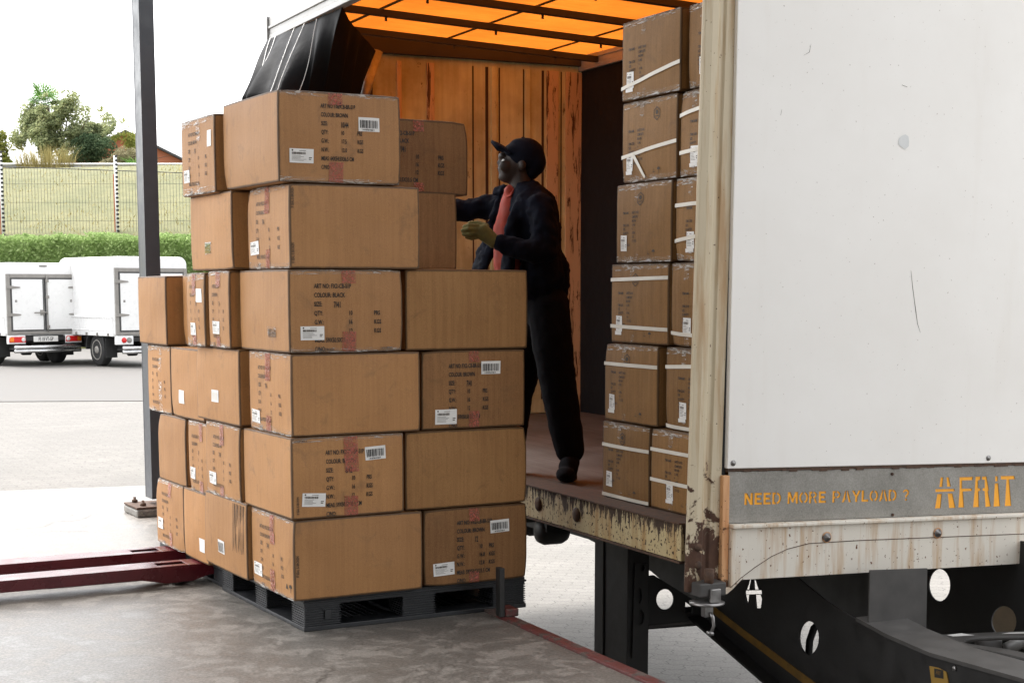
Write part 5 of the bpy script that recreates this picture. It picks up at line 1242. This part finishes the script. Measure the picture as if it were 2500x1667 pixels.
#@@YARD@@
# ------------------------------------------------------------------ delivery vans parked in the yard
def rbox(mb, a, b, r, n=4, top_only=False):
    """box with rounded long edges seen from behind (profile in x, z extruded along y)"""
    (x0, y0, z0), (x1, y1, z1) = a, b; P = []
    for cx, cz, a0 in ((x1 - r, z1 - r, 0), (x0 + r, z1 - r, 90)): P += [(cx + r * cos(radians(a0 + 90 * i / n)), cz + r * sin(radians(a0 + 90 * i / n))) for i in range(n + 1)]
    P += [(x0, z0), (x1, z0)]
    mb.prism(P, lambda x, z: (x, y0, z), lambda x, z: (x, y1, z)); return mb
def make_van(loc, rz, label, plate, lamp_round, hgt):
    v = empty('delivery_van', loc, rz, label, 'van', 'white delivery vans in the yard')
    W_ = 0.80
    mb = MB(); rbox(mb, (-W_, 0.02, 0.62), (W_, 2.35, hgt), 0.15, 6); can = mb.build('canopy', M_WHITE, v, 0.03)
    mb = MB(); mb.box((-W_ - 0.03, 0.06, 0.60), (W_ + 0.03, 2.3, 0.98)); mb.box((-W_ - 0.045, 0.07, 0.945), (W_ + 0.045, 2.29, 0.985)); mb.box((-W_ - 0.038, 0.07, 0.70), (W_ + 0.038, 2.29, 0.72)); mb.build('load_bin', M_WHITE, v, 0.012)
    for k in range(5):
        mb = MB(); mb.box((-W_ - 0.06, 0.2 + k * 0.45, 0.60), (-W_ - 0.03, 0.23 + k * 0.45, 0.66)); mb.build('rope_hook', M_FRAME, v)
    zt, zb = hgt - 0.22, 0.63
    mb = MB(); fr = 0.075
    mb.box((-W_ + 0.02, -0.012, zb), (-W_ + 0.02 + fr, 0.02, zt)); mb.box((W_ - 0.02 - fr, -0.012, zb), (W_ - 0.02, 0.02, zt)); mb.box((-W_ + 0.02 + fr, -0.011, zt - fr), (W_ - 0.02 - fr, 0.02, zt)); mb.box((-W_ + 0.02 + fr, -0.011, zb), (W_ - 0.02 - fr, 0.02, zb + fr * 0.7))
    mb.build('door_frame', M_FRAME, v, 0.006)
    for sg in (-1, 1):
        x0, x1 = sorted((sg * 0.012, sg * (W_ - 0.10)))
        mb = MB(); mb.box((x0, -0.014, zb + 0.06), (x1, 0.019, zt - 0.08)); sl = mb.build('door', M_SEAL, v)
        mb = MB(); mb.box((x0 + 0.025, -0.024, zb + 0.085), (x1 - 0.025, -0.0145, zt - 0.105)); mb.build('door_skin', M_WHITE, sl, 0.006)
        for z in (zb + 0.38, zt - 0.26):
            mb = MB(); xa = sg * (W_ - 0.0); P = [(xa, z - 0.03), (sg * (W_ - 0.12), z - 0.03), (sg * (W_ - 0.28), z - 0.012), (sg * (W_ - 0.30), z), (sg * (W_ - 0.28), z + 0.012), (sg * (W_ - 0.12), z + 0.03), (xa, z + 0.03)]
            mb.prism(P, lambda x, zz: (x, -0.040, zz), lambda x, zz: (x, -0.0245, zz)); mb.build('hinge', M_FRAME, sl, 0.003)
        mb = MB(); vt, ft = text_verts('80', 0.07, 0.8); mb.add([(sg * (W_ - 0.22) + a - 0.04, -0.0252, zb + 0.62 + b) for a, b in vt], ft); mb.build('sticker', M_INK2, sl)
    mb = MB(); mb.tube([(0.05, -0.035, zb + 0.03), (0.05, -0.035, zt - 0.03)], 0.011, 8)
    for z in (zb + 0.14, zb + 0.72, zt - 0.13): mb.box((0.02, -0.05, z - 0.03), (0.085, -0.026, z + 0.03))
    mb.tube([(0.05, -0.05, zb + 0.42), (-0.07, -0.06, zb + 0.42), (-0.24, -0.06, zb + 0.415)], 0.012, 8); mb.box((-0.10, -0.055, zb + 0.37), (-0.03, -0.026, zb + 0.47)); mb.build('lock_bar', M_FRAME, v)
    mb = MB(); mb.box((-0.07, 0.0, hgt - 0.075), (0.08, 0.018, hgt - 0.055)); mb.build('vent', M_INK2, v)
    for sg in (-1, 1):
        mb = MB(); x0, x1 = sorted((sg * 0.42, sg * (W_ - 0.02))); mb.box((x0, -0.01, 0.44), (x1, 0.08, 0.61)); ap = mb.build('lamp_panel', M_WHITE, v, 0.012)
        if lamp_round:
            for x, m_ in ((0.62, M_REDL), (0.51, M_FRAME)):
                mb = MB(); mb.lathe([(0.055, 0), (0.05, 0.012), (0.01, 0.016)], (sg * x, -0.0105, 0.525), (0, -1, 0), 16); mb.build('tail_lamp', m_, ap)
        else:
            mb = MB(); rbox(mb, (sg * 0.595 - 0.17, -0.03, 0.47), (sg * 0.595 + 0.17, -0.0105, 0.58), 0.05, 4); tlp = mb.build('tail_lamp', M_REDL, ap, 0.012)
            mb = MB(); xo = sg * 0.715; mb.box((xo - 0.04, -0.034, 0.485), (xo + 0.04, -0.0305, 0.57)); mb.build('indicator', M_ORL, tlp, 0.002)
            mb = MB(); mb.lathe([(0.043, 0), (0.04, 0.004)], (sg * 0.475, -0.0305, 0.525), (0, -1, 0), 14); mb.build('reversing_lamp', M_LABEL, tlp)
    mb = MB(); mb.box((-0.26, -0.02, 0.475), (0.26, -0.010, 0.585)); pl_ = mb.build('number_plate', M_LABEL, v, 0.004)
    vt, ft = text_verts(plate, 0.105, 0.72); xm = max(a for a, b in vt) / 2; mb = MB(); mb.add([(a - xm, -0.0215, 0.492 + b) for a, b in vt], ft); mb.build('plate_number', M_INK, pl_)
    for z in (0.30, 0.375):
        mb = MB(); mb.tube([(-0.70, -0.10, z), (0.70, -0.10, z)], 0.036, 12); mb.build('bumper_tube', M_CHROME, v)
    mb = MB(); mb.box((-0.06, -0.11, 0.28), (0.06, -0.02, 0.40)); mb.box((-0.62, -0.08, 0.32), (-0.56, 0.3, 0.36)); mb.box((0.56, -0.08, 0.32), (0.62, 0.3, 0.36)); mb.build('bumper_bracket', M_RUBBER, v)
    mb = MB(); mb.box((-0.55, 0.0, 0.34), (-0.42, 4.2, 0.52)); mb.box((0.42, 0.0, 0.34), (0.55, 4.2, 0.52)); mb.box((-0.6, 0.0, 0.5), (0.6, 4.2, 0.58)); mb.build('chassis_rail', M_RUBBER, v)
    mb = MB(); mb.lathe([(0.02, -0.62), (0.045, -0.5), (0.05, -0.14), (0.12, -0.08), (0.12, 0.08), (0.05, 0.14), (0.045, 0.5), (0.02, 0.62)], (0, 0.86, 0.30), (1, 0, 0), 14); mb.build('rear_axle', M_RUBBER, v)
    for sg in (-1, 1):
        for y in (0.86, 3.45):
            mb = MB(); x = sg * 0.66
            mb.lathe([(0.20, -0.10), (0.285, -0.10), (0.315, -0.07), (0.32, 0), (0.315, 0.07), (0.285, 0.10), (0.20, 0.10)], (x, y, 0.322), (1, 0, 0), 26); wh_ = mb.build('wheel', M_RUBBER, v)
            mb = MB(); mb.lathe([(0.205, 0.0), (0.19, 0.02), (0.16, -0.02), (0.08, -0.012), (0.07, 0.02), (0.03, 0.03)], (x + sg * 0.095, y, 0.322), (sg, 0, 0), 20)
            mb.build('rim', M_FRAME, wh_)
        mb = MB(); x0, x1 = sorted((sg * 0.56, sg * 0.80)); mb.box((x0, 0.40, 0.18), (x1, 0.415, 0.56)); mb.build('mud_flap', M_RUBBER, v)
        mb = MB(); A_ = arc(0.86, 0.36, 0.40, 0.40, -5, 185, 12) + arc(0.86, 0.36, 0.36, 0.36, 185, -5, 12)
        mb.prism(A_, lambda y, z: (x0, y, z), lambda y, z: (x1, y, z)); mb.build('wheel_arch', M_RUBBER, v)
    # cab in front
    mb = MB(); cabp = [(2.42, 0.5), (2.42, 1.55), (2.55, 1.68), (3.1, 1.68), (3.75, 1.12), (4.45, 0.98), (4.55, 0.5)]
    mb.prism(cabp, lambda y, z: (-W_ + 0.03, y, z), lambda y, z: (W_ - 0.03, y, z)); cab = mb.build('cab', M_WHITE, v, 0.05)
    for sg in (-1, 1):
        mb = MB(); x = sg * (W_ - 0.028); mb.prism([(2.6, 1.1), (2.62, 1.55), (3.05, 1.55), (3.5, 1.12)], lambda y, z: (x, y, z), lambda y, z: (x + sg * 0.004, y, z)); mb.build('side_window', M_SEAL, cab)
    return v
VR = radians(43)
p1, p2 = at(20, 893, 30.6), at(285, 891, 30.2)
def vanloc(p): c = Vector((cos(VR), sin(VR), 0)) * 0.80; q = p + c; return (q.x, q.y, yz(q.x, q.y) + 0.002)
v1 = make_van(vanloc(p1), VR, 'white delivery van with long oval red tail lamps, nearest the left frame edge', 'FS 18 VT-GP', False, 2.02)
v2 = make_van(vanloc(p2), VR - 0.03, 'taller white delivery van with round tail lamps, half hidden by the post', 'MK 44 SV-GP', True, 2.13)

# ------------------------------------------------------------------ planting, fence and house on the bank
def leaf_mesh(name, n, sampler, size, mat, parent=None, aspect=0.45, up=0.0):
    """n separate leaf-shaped faces; sampler() -> position or None"""
    vs = []; fs = []; k = 0; tries = 0
    while k < n and tries < n * 12:
        tries += 1
        p = sampler()
        if p is None: continue
        s_ = size * U(0.6, 1.35)
        nrm = (Vector((random.gauss(0, 0.6), random.gauss(0, 0.6), random.gauss(0, 0.6))) + Vector((0, -0.45, 0.75))).normalized()   # blades turn to the light
        d = nrm.cross(Vector((U(-1, 1), U(-1, 1), U(-1, 1)))).normalized(); q = nrm.cross(d) * s_ * aspect; d = d * s_
        p = Vector(p); o = len(vs)
        vs += [p - d * 0.5, p + q * 0.5, p + d * 0.55, p - q * 0.5]; fs.append((o, o + 1, o + 2, o + 3)); k += 1
    me = bpy.data.meshes.new(name); me.from_pydata([tuple(v) for v in vs], [], fs); me.update()
    return link(name, me, mat, parent)
# hedge
hz0, hz1 = 1.55, 2.98
def hedge_s():
    x = U(-27, 6); y = 44.3 + U(-0.75, 0.75); z = U(hz0, hz1)
    top = 2.90 + 0.16 * noise.noise(Vector((x * 1.1, 0, 3.0))) + 0.08 * noise.noise(Vector((x * 4, y, 9)))
    if z > top: return None
    f = 43.55 + 0.12 * noise.noise(Vector((x * 1.7, z * 2, 5)))
    if y < f: return None
    if y > f + 0.28 and z < top - 0.25: return None
    return (x, y, z)
hedge = leaf_mesh('hedge', 52000, hedge_s, 0.115, M_HEDGE); tag(hedge, 'long clipped green hedge along the foot of the bank', 'hedge')
mb = MB(); mb.box((-27, 43.75, 1.3), (6, 44.9, 2.74)); mb.build('hedge_core', M_HEDGE, hedge)
# security fence with banded posts
fen = empty('security_fence', (-12, 48, 3.0), 0, 'tall wire security fence with black and white banded posts on the bank', 'fence')
sl_ = (5.49 - 5.369) / (15.375 - 11.9)
ftop = lambda x: 5.37 - sl_ * (x + 11.9) * 1.0
fx = [-22.4, -18.9, -15.41, -11.95, -8.5, -5.0]
for x in fx:
    zb, zt = 2.85, ftop(x) + 0.02
    mb = MB(); mb.tube([(x + 12, 0, zb - 3.0), (x + 12, 0, zt - 3.0)], 0.045, 10); pp = mb.build('fence_post', M_WHITE, fen)
    mb = MB()
    for i in range(20):
        z = zb + 0.15 + (zt - zb - 0.2) * i / 19; mb.lathe([(0.02, 0), (0.047, 0.012), (0.047, 0.05), (0.02, 0.062)], (x + 12 + 0.035, -0.03, z - 3.0), (0, 0, 1), 8)
    mb.build('insulator', M_RUBBER, pp)
    mb = MB(); mb.box((x + 12 - 0.09, 0.02, zb - 3.0), (x + 12 - 0.05, 0.08, zt - 0.55 - 3.0)); mb.build('post_stay', M_BRICKO, pp)
mb = MB(); x = fx[0]
while x < fx[-1]:
    mb.box((x + 12 - 0.004, 0.055, -0.1), (x + 12 + 0.004, 0.062, ftop(x) - 0.42 - 3.0)); x += 0.095
for zz in (-0.30, 0.25, 0.80, 1.35): mb.box((fx[0] + 12, 0.05, zz + 0.2), (fx[-1] + 12, 0.06, zz + 0.207))
mb.tube([(fx[0] + 12, 0.06, ftop(fx[0]) - 3.42), (fx[-1] + 12, 0.06, ftop(fx[-1]) - 3.42)], 0.014, 6)
mb.build('wire_mesh', M_SEAL, fen)
# guard rail along the road at the top of the bank
gr = empty('guard_rail', (-30, 66, 6.0), 0, 'grey steel guard rail along the top of the grassy bank', 'guard rail')
mb = MB(); mb.prism([(0, 0.18), (0.05, 0.24), (0.0, 0.30), (0.05, 0.37), (0, 0.43), (-0.01, 0.43), (0.04, 0.37), (-0.01, 0.30), (0.04, 0.24), (-0.01, 0.18)], lambda y, z: (0, -y, z + 0.15), lambda y, z: (24, -y, z + 0.15)); mb.build('rail', M_ALU, gr)
for i in range(12):
    mb = MB(); mb.box((0.5 + 2 * i, 0.01, -0.3), (0.62 + 2 * i, 0.12, 0.55)); mb.build('rail_post', M_ALU, gr)
# trees
def tree(name, label, base, height, blobs, nleaf, size, mat, trunk_r=0.12, limbs=(), dens=0.0, cat='tree', group='trees and shrubs beyond the fence'):
    t = empty(name, base, 0, label, cat, group)
    mb = MB(); mb.tube([(0, 0, -0.5), (0.05, 0.02, height * 0.3), (-0.05, 0, height * 0.62)], [trunk_r, trunk_r * 0.75, trunk_r * 0.35], 8)
    for (x, y, z) in limbs: mb.tube([(0, 0, height * U(0.12, 0.3)), (x * 0.5, y * 0.5, z * 0.62), (x, y, z)], [trunk_r * 0.5, trunk_r * 0.3, trunk_r * 0.1], 6)
    mb.build('trunk', M_BARK, t)
    tot = sum(bl[3] * bl[4] for bl in blobs)
    def s_():
        r = R() * tot
        for bl in blobs:
            r -= bl[3] * bl[4]
            if r <= 0: break
        d = Vector((random.gauss(0, 1), random.gauss(0, 1), random.gauss(0, 1))).normalized() * (R() ** 0.45)
        p = Vector((bl[0] + d.x * bl[3], bl[1] + d.y * bl[3], bl[2] + d.z * bl[4]))
        if noise.noise(p * (1.6 / max(0.4, size * 8)) + Vector(base)) < dens: return None
        return p
    leaf_mesh('crown', nleaf, s_, size, mat, t, 0.4); return t
tb = at(152, 412, 70); TS = 70 / F_PX
def off(px, py): return ((px - 152) * TS, (412 - py) * TS)
def bl(px, py, rx, rz, dy=0.0): x, z = off(px, py); return (x, dy, z, rx * TS, rz * TS)
tree('leafy_tree', 'wide grey-green bushy tree with airy branches in front of the palm', (tb.x, 70, tb.z - 0.1), 3.6,
     [bl(110, 310, 62, 52), bl(140, 265, 50, 40), bl(85, 290, 40, 40), bl(190, 300, 62, 45), bl(220, 330, 48, 40), bl(130, 355, 75, 40), bl(245, 300, 40, 30), bl(70, 330, 45, 35), bl(170, 250, 36, 28), bl(120, 262, 46, 30)],
     26000, 0.15, M_TREE, 0.11, [(-1.2, 0.2, 2.2), (1.3, -0.2, 2.3), (0.4, 0.1, 2.9), (2.2, 0.2, 1.9)], 0.02)
tree('dark_bush', 'dark evergreen bush low inside the big grey-green tree', (tb.x + 75 * TS, 69.4, tb.z - 0.1), 1.4,
     [(-0.2, 0, 0.8, 0.75, 0.65), (0.55, 0, 0.85, 0.7, 0.6), (0.1, 0, 1.25, 0.55, 0.4)], 8000, 0.12, M_DARKL, 0.08, dens=-0.1, cat='bush')
tree('airy_sapling', 'thin sparse branches to the right of the big tree, see-through', (tb.x + 120 * TS, 71, tb.z - 0.1), 2.0,
     [bl(280 - 120, 310, 34, 34), bl(310 - 120, 345, 30, 32), bl(250 - 120, 275, 34, 22), bl(325 - 120, 370, 30, 22), bl(300 - 120, 385, 60, 18)], 2300, 0.13, M_TREEY, 0.05, [(2.6, 0, 1.5), (1.9, 0, 2.1), (3.0, 0, 0.9)], 0.12)
yb_ = at(0, 415, 68)
tree('yellowish_tree', 'yellow-green tree cut off by the left frame edge beyond the fence', (yb_.x - 0.3, 68, yb_.z - 0.3), 2.4,
     [(-0.4, 0, 1.3, 1.0, 1.0), (0.35, 0, 0.8, 0.7, 0.75), (-0.2, 0, 0.4, 0.9, 0.5), (0.1, 0, 1.75, 0.55, 0.3)], 9000, 0.14, M_TREEY, 0.09, dens=-0.05)
hb = at(330, 415, 68)
tree('brown_shrub', 'dry brownish shrub under the house roof beside the grey post', (hb.x, 68, hb.z - 0.2), 1.2, [(-0.3, 0, 0.6, 0.75, 0.6), (0.4, 0, 0.6, 0.6, 0.5), (-0.9, 0, 0.35, 0.7, 0.35)], 5000, 0.11, M_SHRUB, 0.05, dens=-0.05, cat='shrub')
ab_ = at(336, 415, 67)
def blades(name, n, base, spread, h0, h1, wd, mat, parent=None, lean_=0.35):
    vs = []; fs = []
    for _ in range(n):
        a = U(0, 2 * pi); r = sqrt(R()); x, y = base[0] + spread[0] * r * cos(a), base[1] + spread[1] * r * sin(a); h = U(h0, h1)
        l_ = Vector((cos(a), sin(a), 0)) * h * lean_ * U(0.2, 1.2); t_ = Vector((-sin(a), cos(a), 0)); t_ = Vector((U(-1, 1), U(-1, 1), 0)).normalized() * wd
        o = len(vs); p = Vector((x, y, base[2] - 0.05))
        vs += [p - t_, p + t_, p + l_ * 0.35 + Vector((0, 0, h * 0.6)) + t_ * 0.7, p + l_ * 0.35 + Vector((0, 0, h * 0.6)) - t_ * 0.7, p + l_ + Vector((0, 0, h * (1 - 0.25 * lean_)))]
        fs += [(o, o + 1, o + 2, o + 3), (o + 3, o + 2, o + 4)]
    me = bpy.data.meshes.new(name); me.from_pydata([tuple(v) for v in vs], [], fs); me.update(); return link(name, me, mat, parent)
o_ = blades('agave', 70, (ab_.x, 67, ab_.z - 0.1), (0.25, 0.25), 0.5, 0.95, 0.035, M_PALM, None, 0.8); tag(o_, 'bright green spiky agave just left of the grey post', 'plant')
# fan palm poking out behind the tree
pl0 = at(112, 246, 71.2)
pal = empty('fan_palm', (pl0.x, 71.2, at(112, 412, 71.2).z - 0.2), 0, 'fan palm whose green fronds stick out above the bushy tree', 'palm')
ph_ = pl0.z - pal.location.z
mb = MB(); mb.tube([(0, 0, 0), (0.05, 0, ph_ * 0.5), (0, 0, ph_ - 0.2)], [0.2, 0.17, 0.15], 10); mb.build('trunk', M_BARK, pal)
def frond(rx, rz_, size):
    mb = MB(); d = Vector((cos(rz_) * cos(rx), sin(rz_) * cos(rx), sin(rx))); st_ = d * 0.45 + Vector((0, 0, ph_ - 0.2))
    mb.tube([(0, 0, ph_ - 0.25), st_], 0.012, 5)
    side_ = d.cross(Vector((0, 0, 1)))
    side_ = side_.normalized() if side_.length > 0.05 else Vector((1, 0, 0)); nrm = side_.cross(d)
    for i in range(15):
        a = radians(-105 + 210 * i / 14); q = (d * cos(a) + side_ * sin(a)) * size * (0.75 + 0.25 * cos(a)); w_ = (side_ * cos(a) - d * sin(a)) * 0.035
        tip_ = st_ + q + Vector((0, 0, -0.10 * size)); mid = st_ + q * 0.55
        mb.add([st_, mid + w_, tip_, mid - w_], [(0, 1, 2, 3)])
    return mb.build('frond', M_PALM, pal)
for i in range(16): frond(radians(U(-15, 85)), U(0, 2 * pi), U(0.6, 0.95))
# pampas-like straw clump in front of the tree
sb_ = at(110, 413, 66)
o_ = blades('straw_grass_clump', 900, (sb_.x, 66, sb_.z - 0.15), (1.15, 0.5), 0.35, 1.45, 0.010, M_STRAW, None, 0.4); tag(o_, 'clump of tall straw coloured grass in front of the bushy tree', 'grass clump')
# long grass all over the slope
vs = []; fs = []
for _ in range(5000):
    x, y = U(-24, -5), 46.5 + 18 * R()
    z = 0
    for (ya_, za_), (yb2, zb2) in zip(prof, prof[1:]):
        if ya_ <= y <= yb2: z = za_ + (zb2 - za_) * (y - ya_) / (yb2 - ya_); break
    if noise.noise(Vector((x * 0.5, y * 0.35, 4.0))) < -0.45: continue
    z += 0.28 * noise.noise(Vector((x * 0.13, y * 0.13, 1.7))); h = U(0.03, 0.12) * (1.8 if R() < 0.1 else 1); w_ = U(0.01, 0.03); a = U(0, pi); lx = U(-1.1, 1.1) * h
    o = len(vs); vs += [(x - w_ * cos(a), y - w_ * sin(a), z - 0.05), (x + w_ * cos(a), y + w_ * sin(a), z - 0.05), (x + lx, y + U(-0.6, 0.6) * h, z + h)]; fs.append((o, o + 1, o + 2))
me = bpy.data.meshes.new('slope_grass'); me.from_pydata(vs, [], fs); me.update()
tag(link('slope_grass', me, M_STRAW), 'long dry grass covering the bank behind the fence', 'grass', kind='stuff')
# house beyond the trees
hs_ = at(372, 420, 85)
ho = empty('brick_house', (hs_.x, 85, hs_.z - 2.0), radians(8), 'orange brick house with a dark gabled roof behind the post', 'house')
mb = MB(); mb.prism([(-5.0, 0), (2.4, 0), (2.4, 2.2), (-1.3, 4.0), (-5.0, 2.2)], lambda x, z: (x, 0, z), lambda x, z: (x, 6, z)); mb.build('wall', M_BRICKO, ho)
for sg in (-1, 1):
    mb = MB(); mb.prism([(-1.3, 4.02), (-1.3 + sg * 4.2, 1.98), (-1.3 + sg * 4.2, 2.10), (-1.3, 4.16)], lambda x, z: (x, -0.4, z), lambda x, z: (x, 6.4, z)); mb.build('roof', M_ROOF, ho)
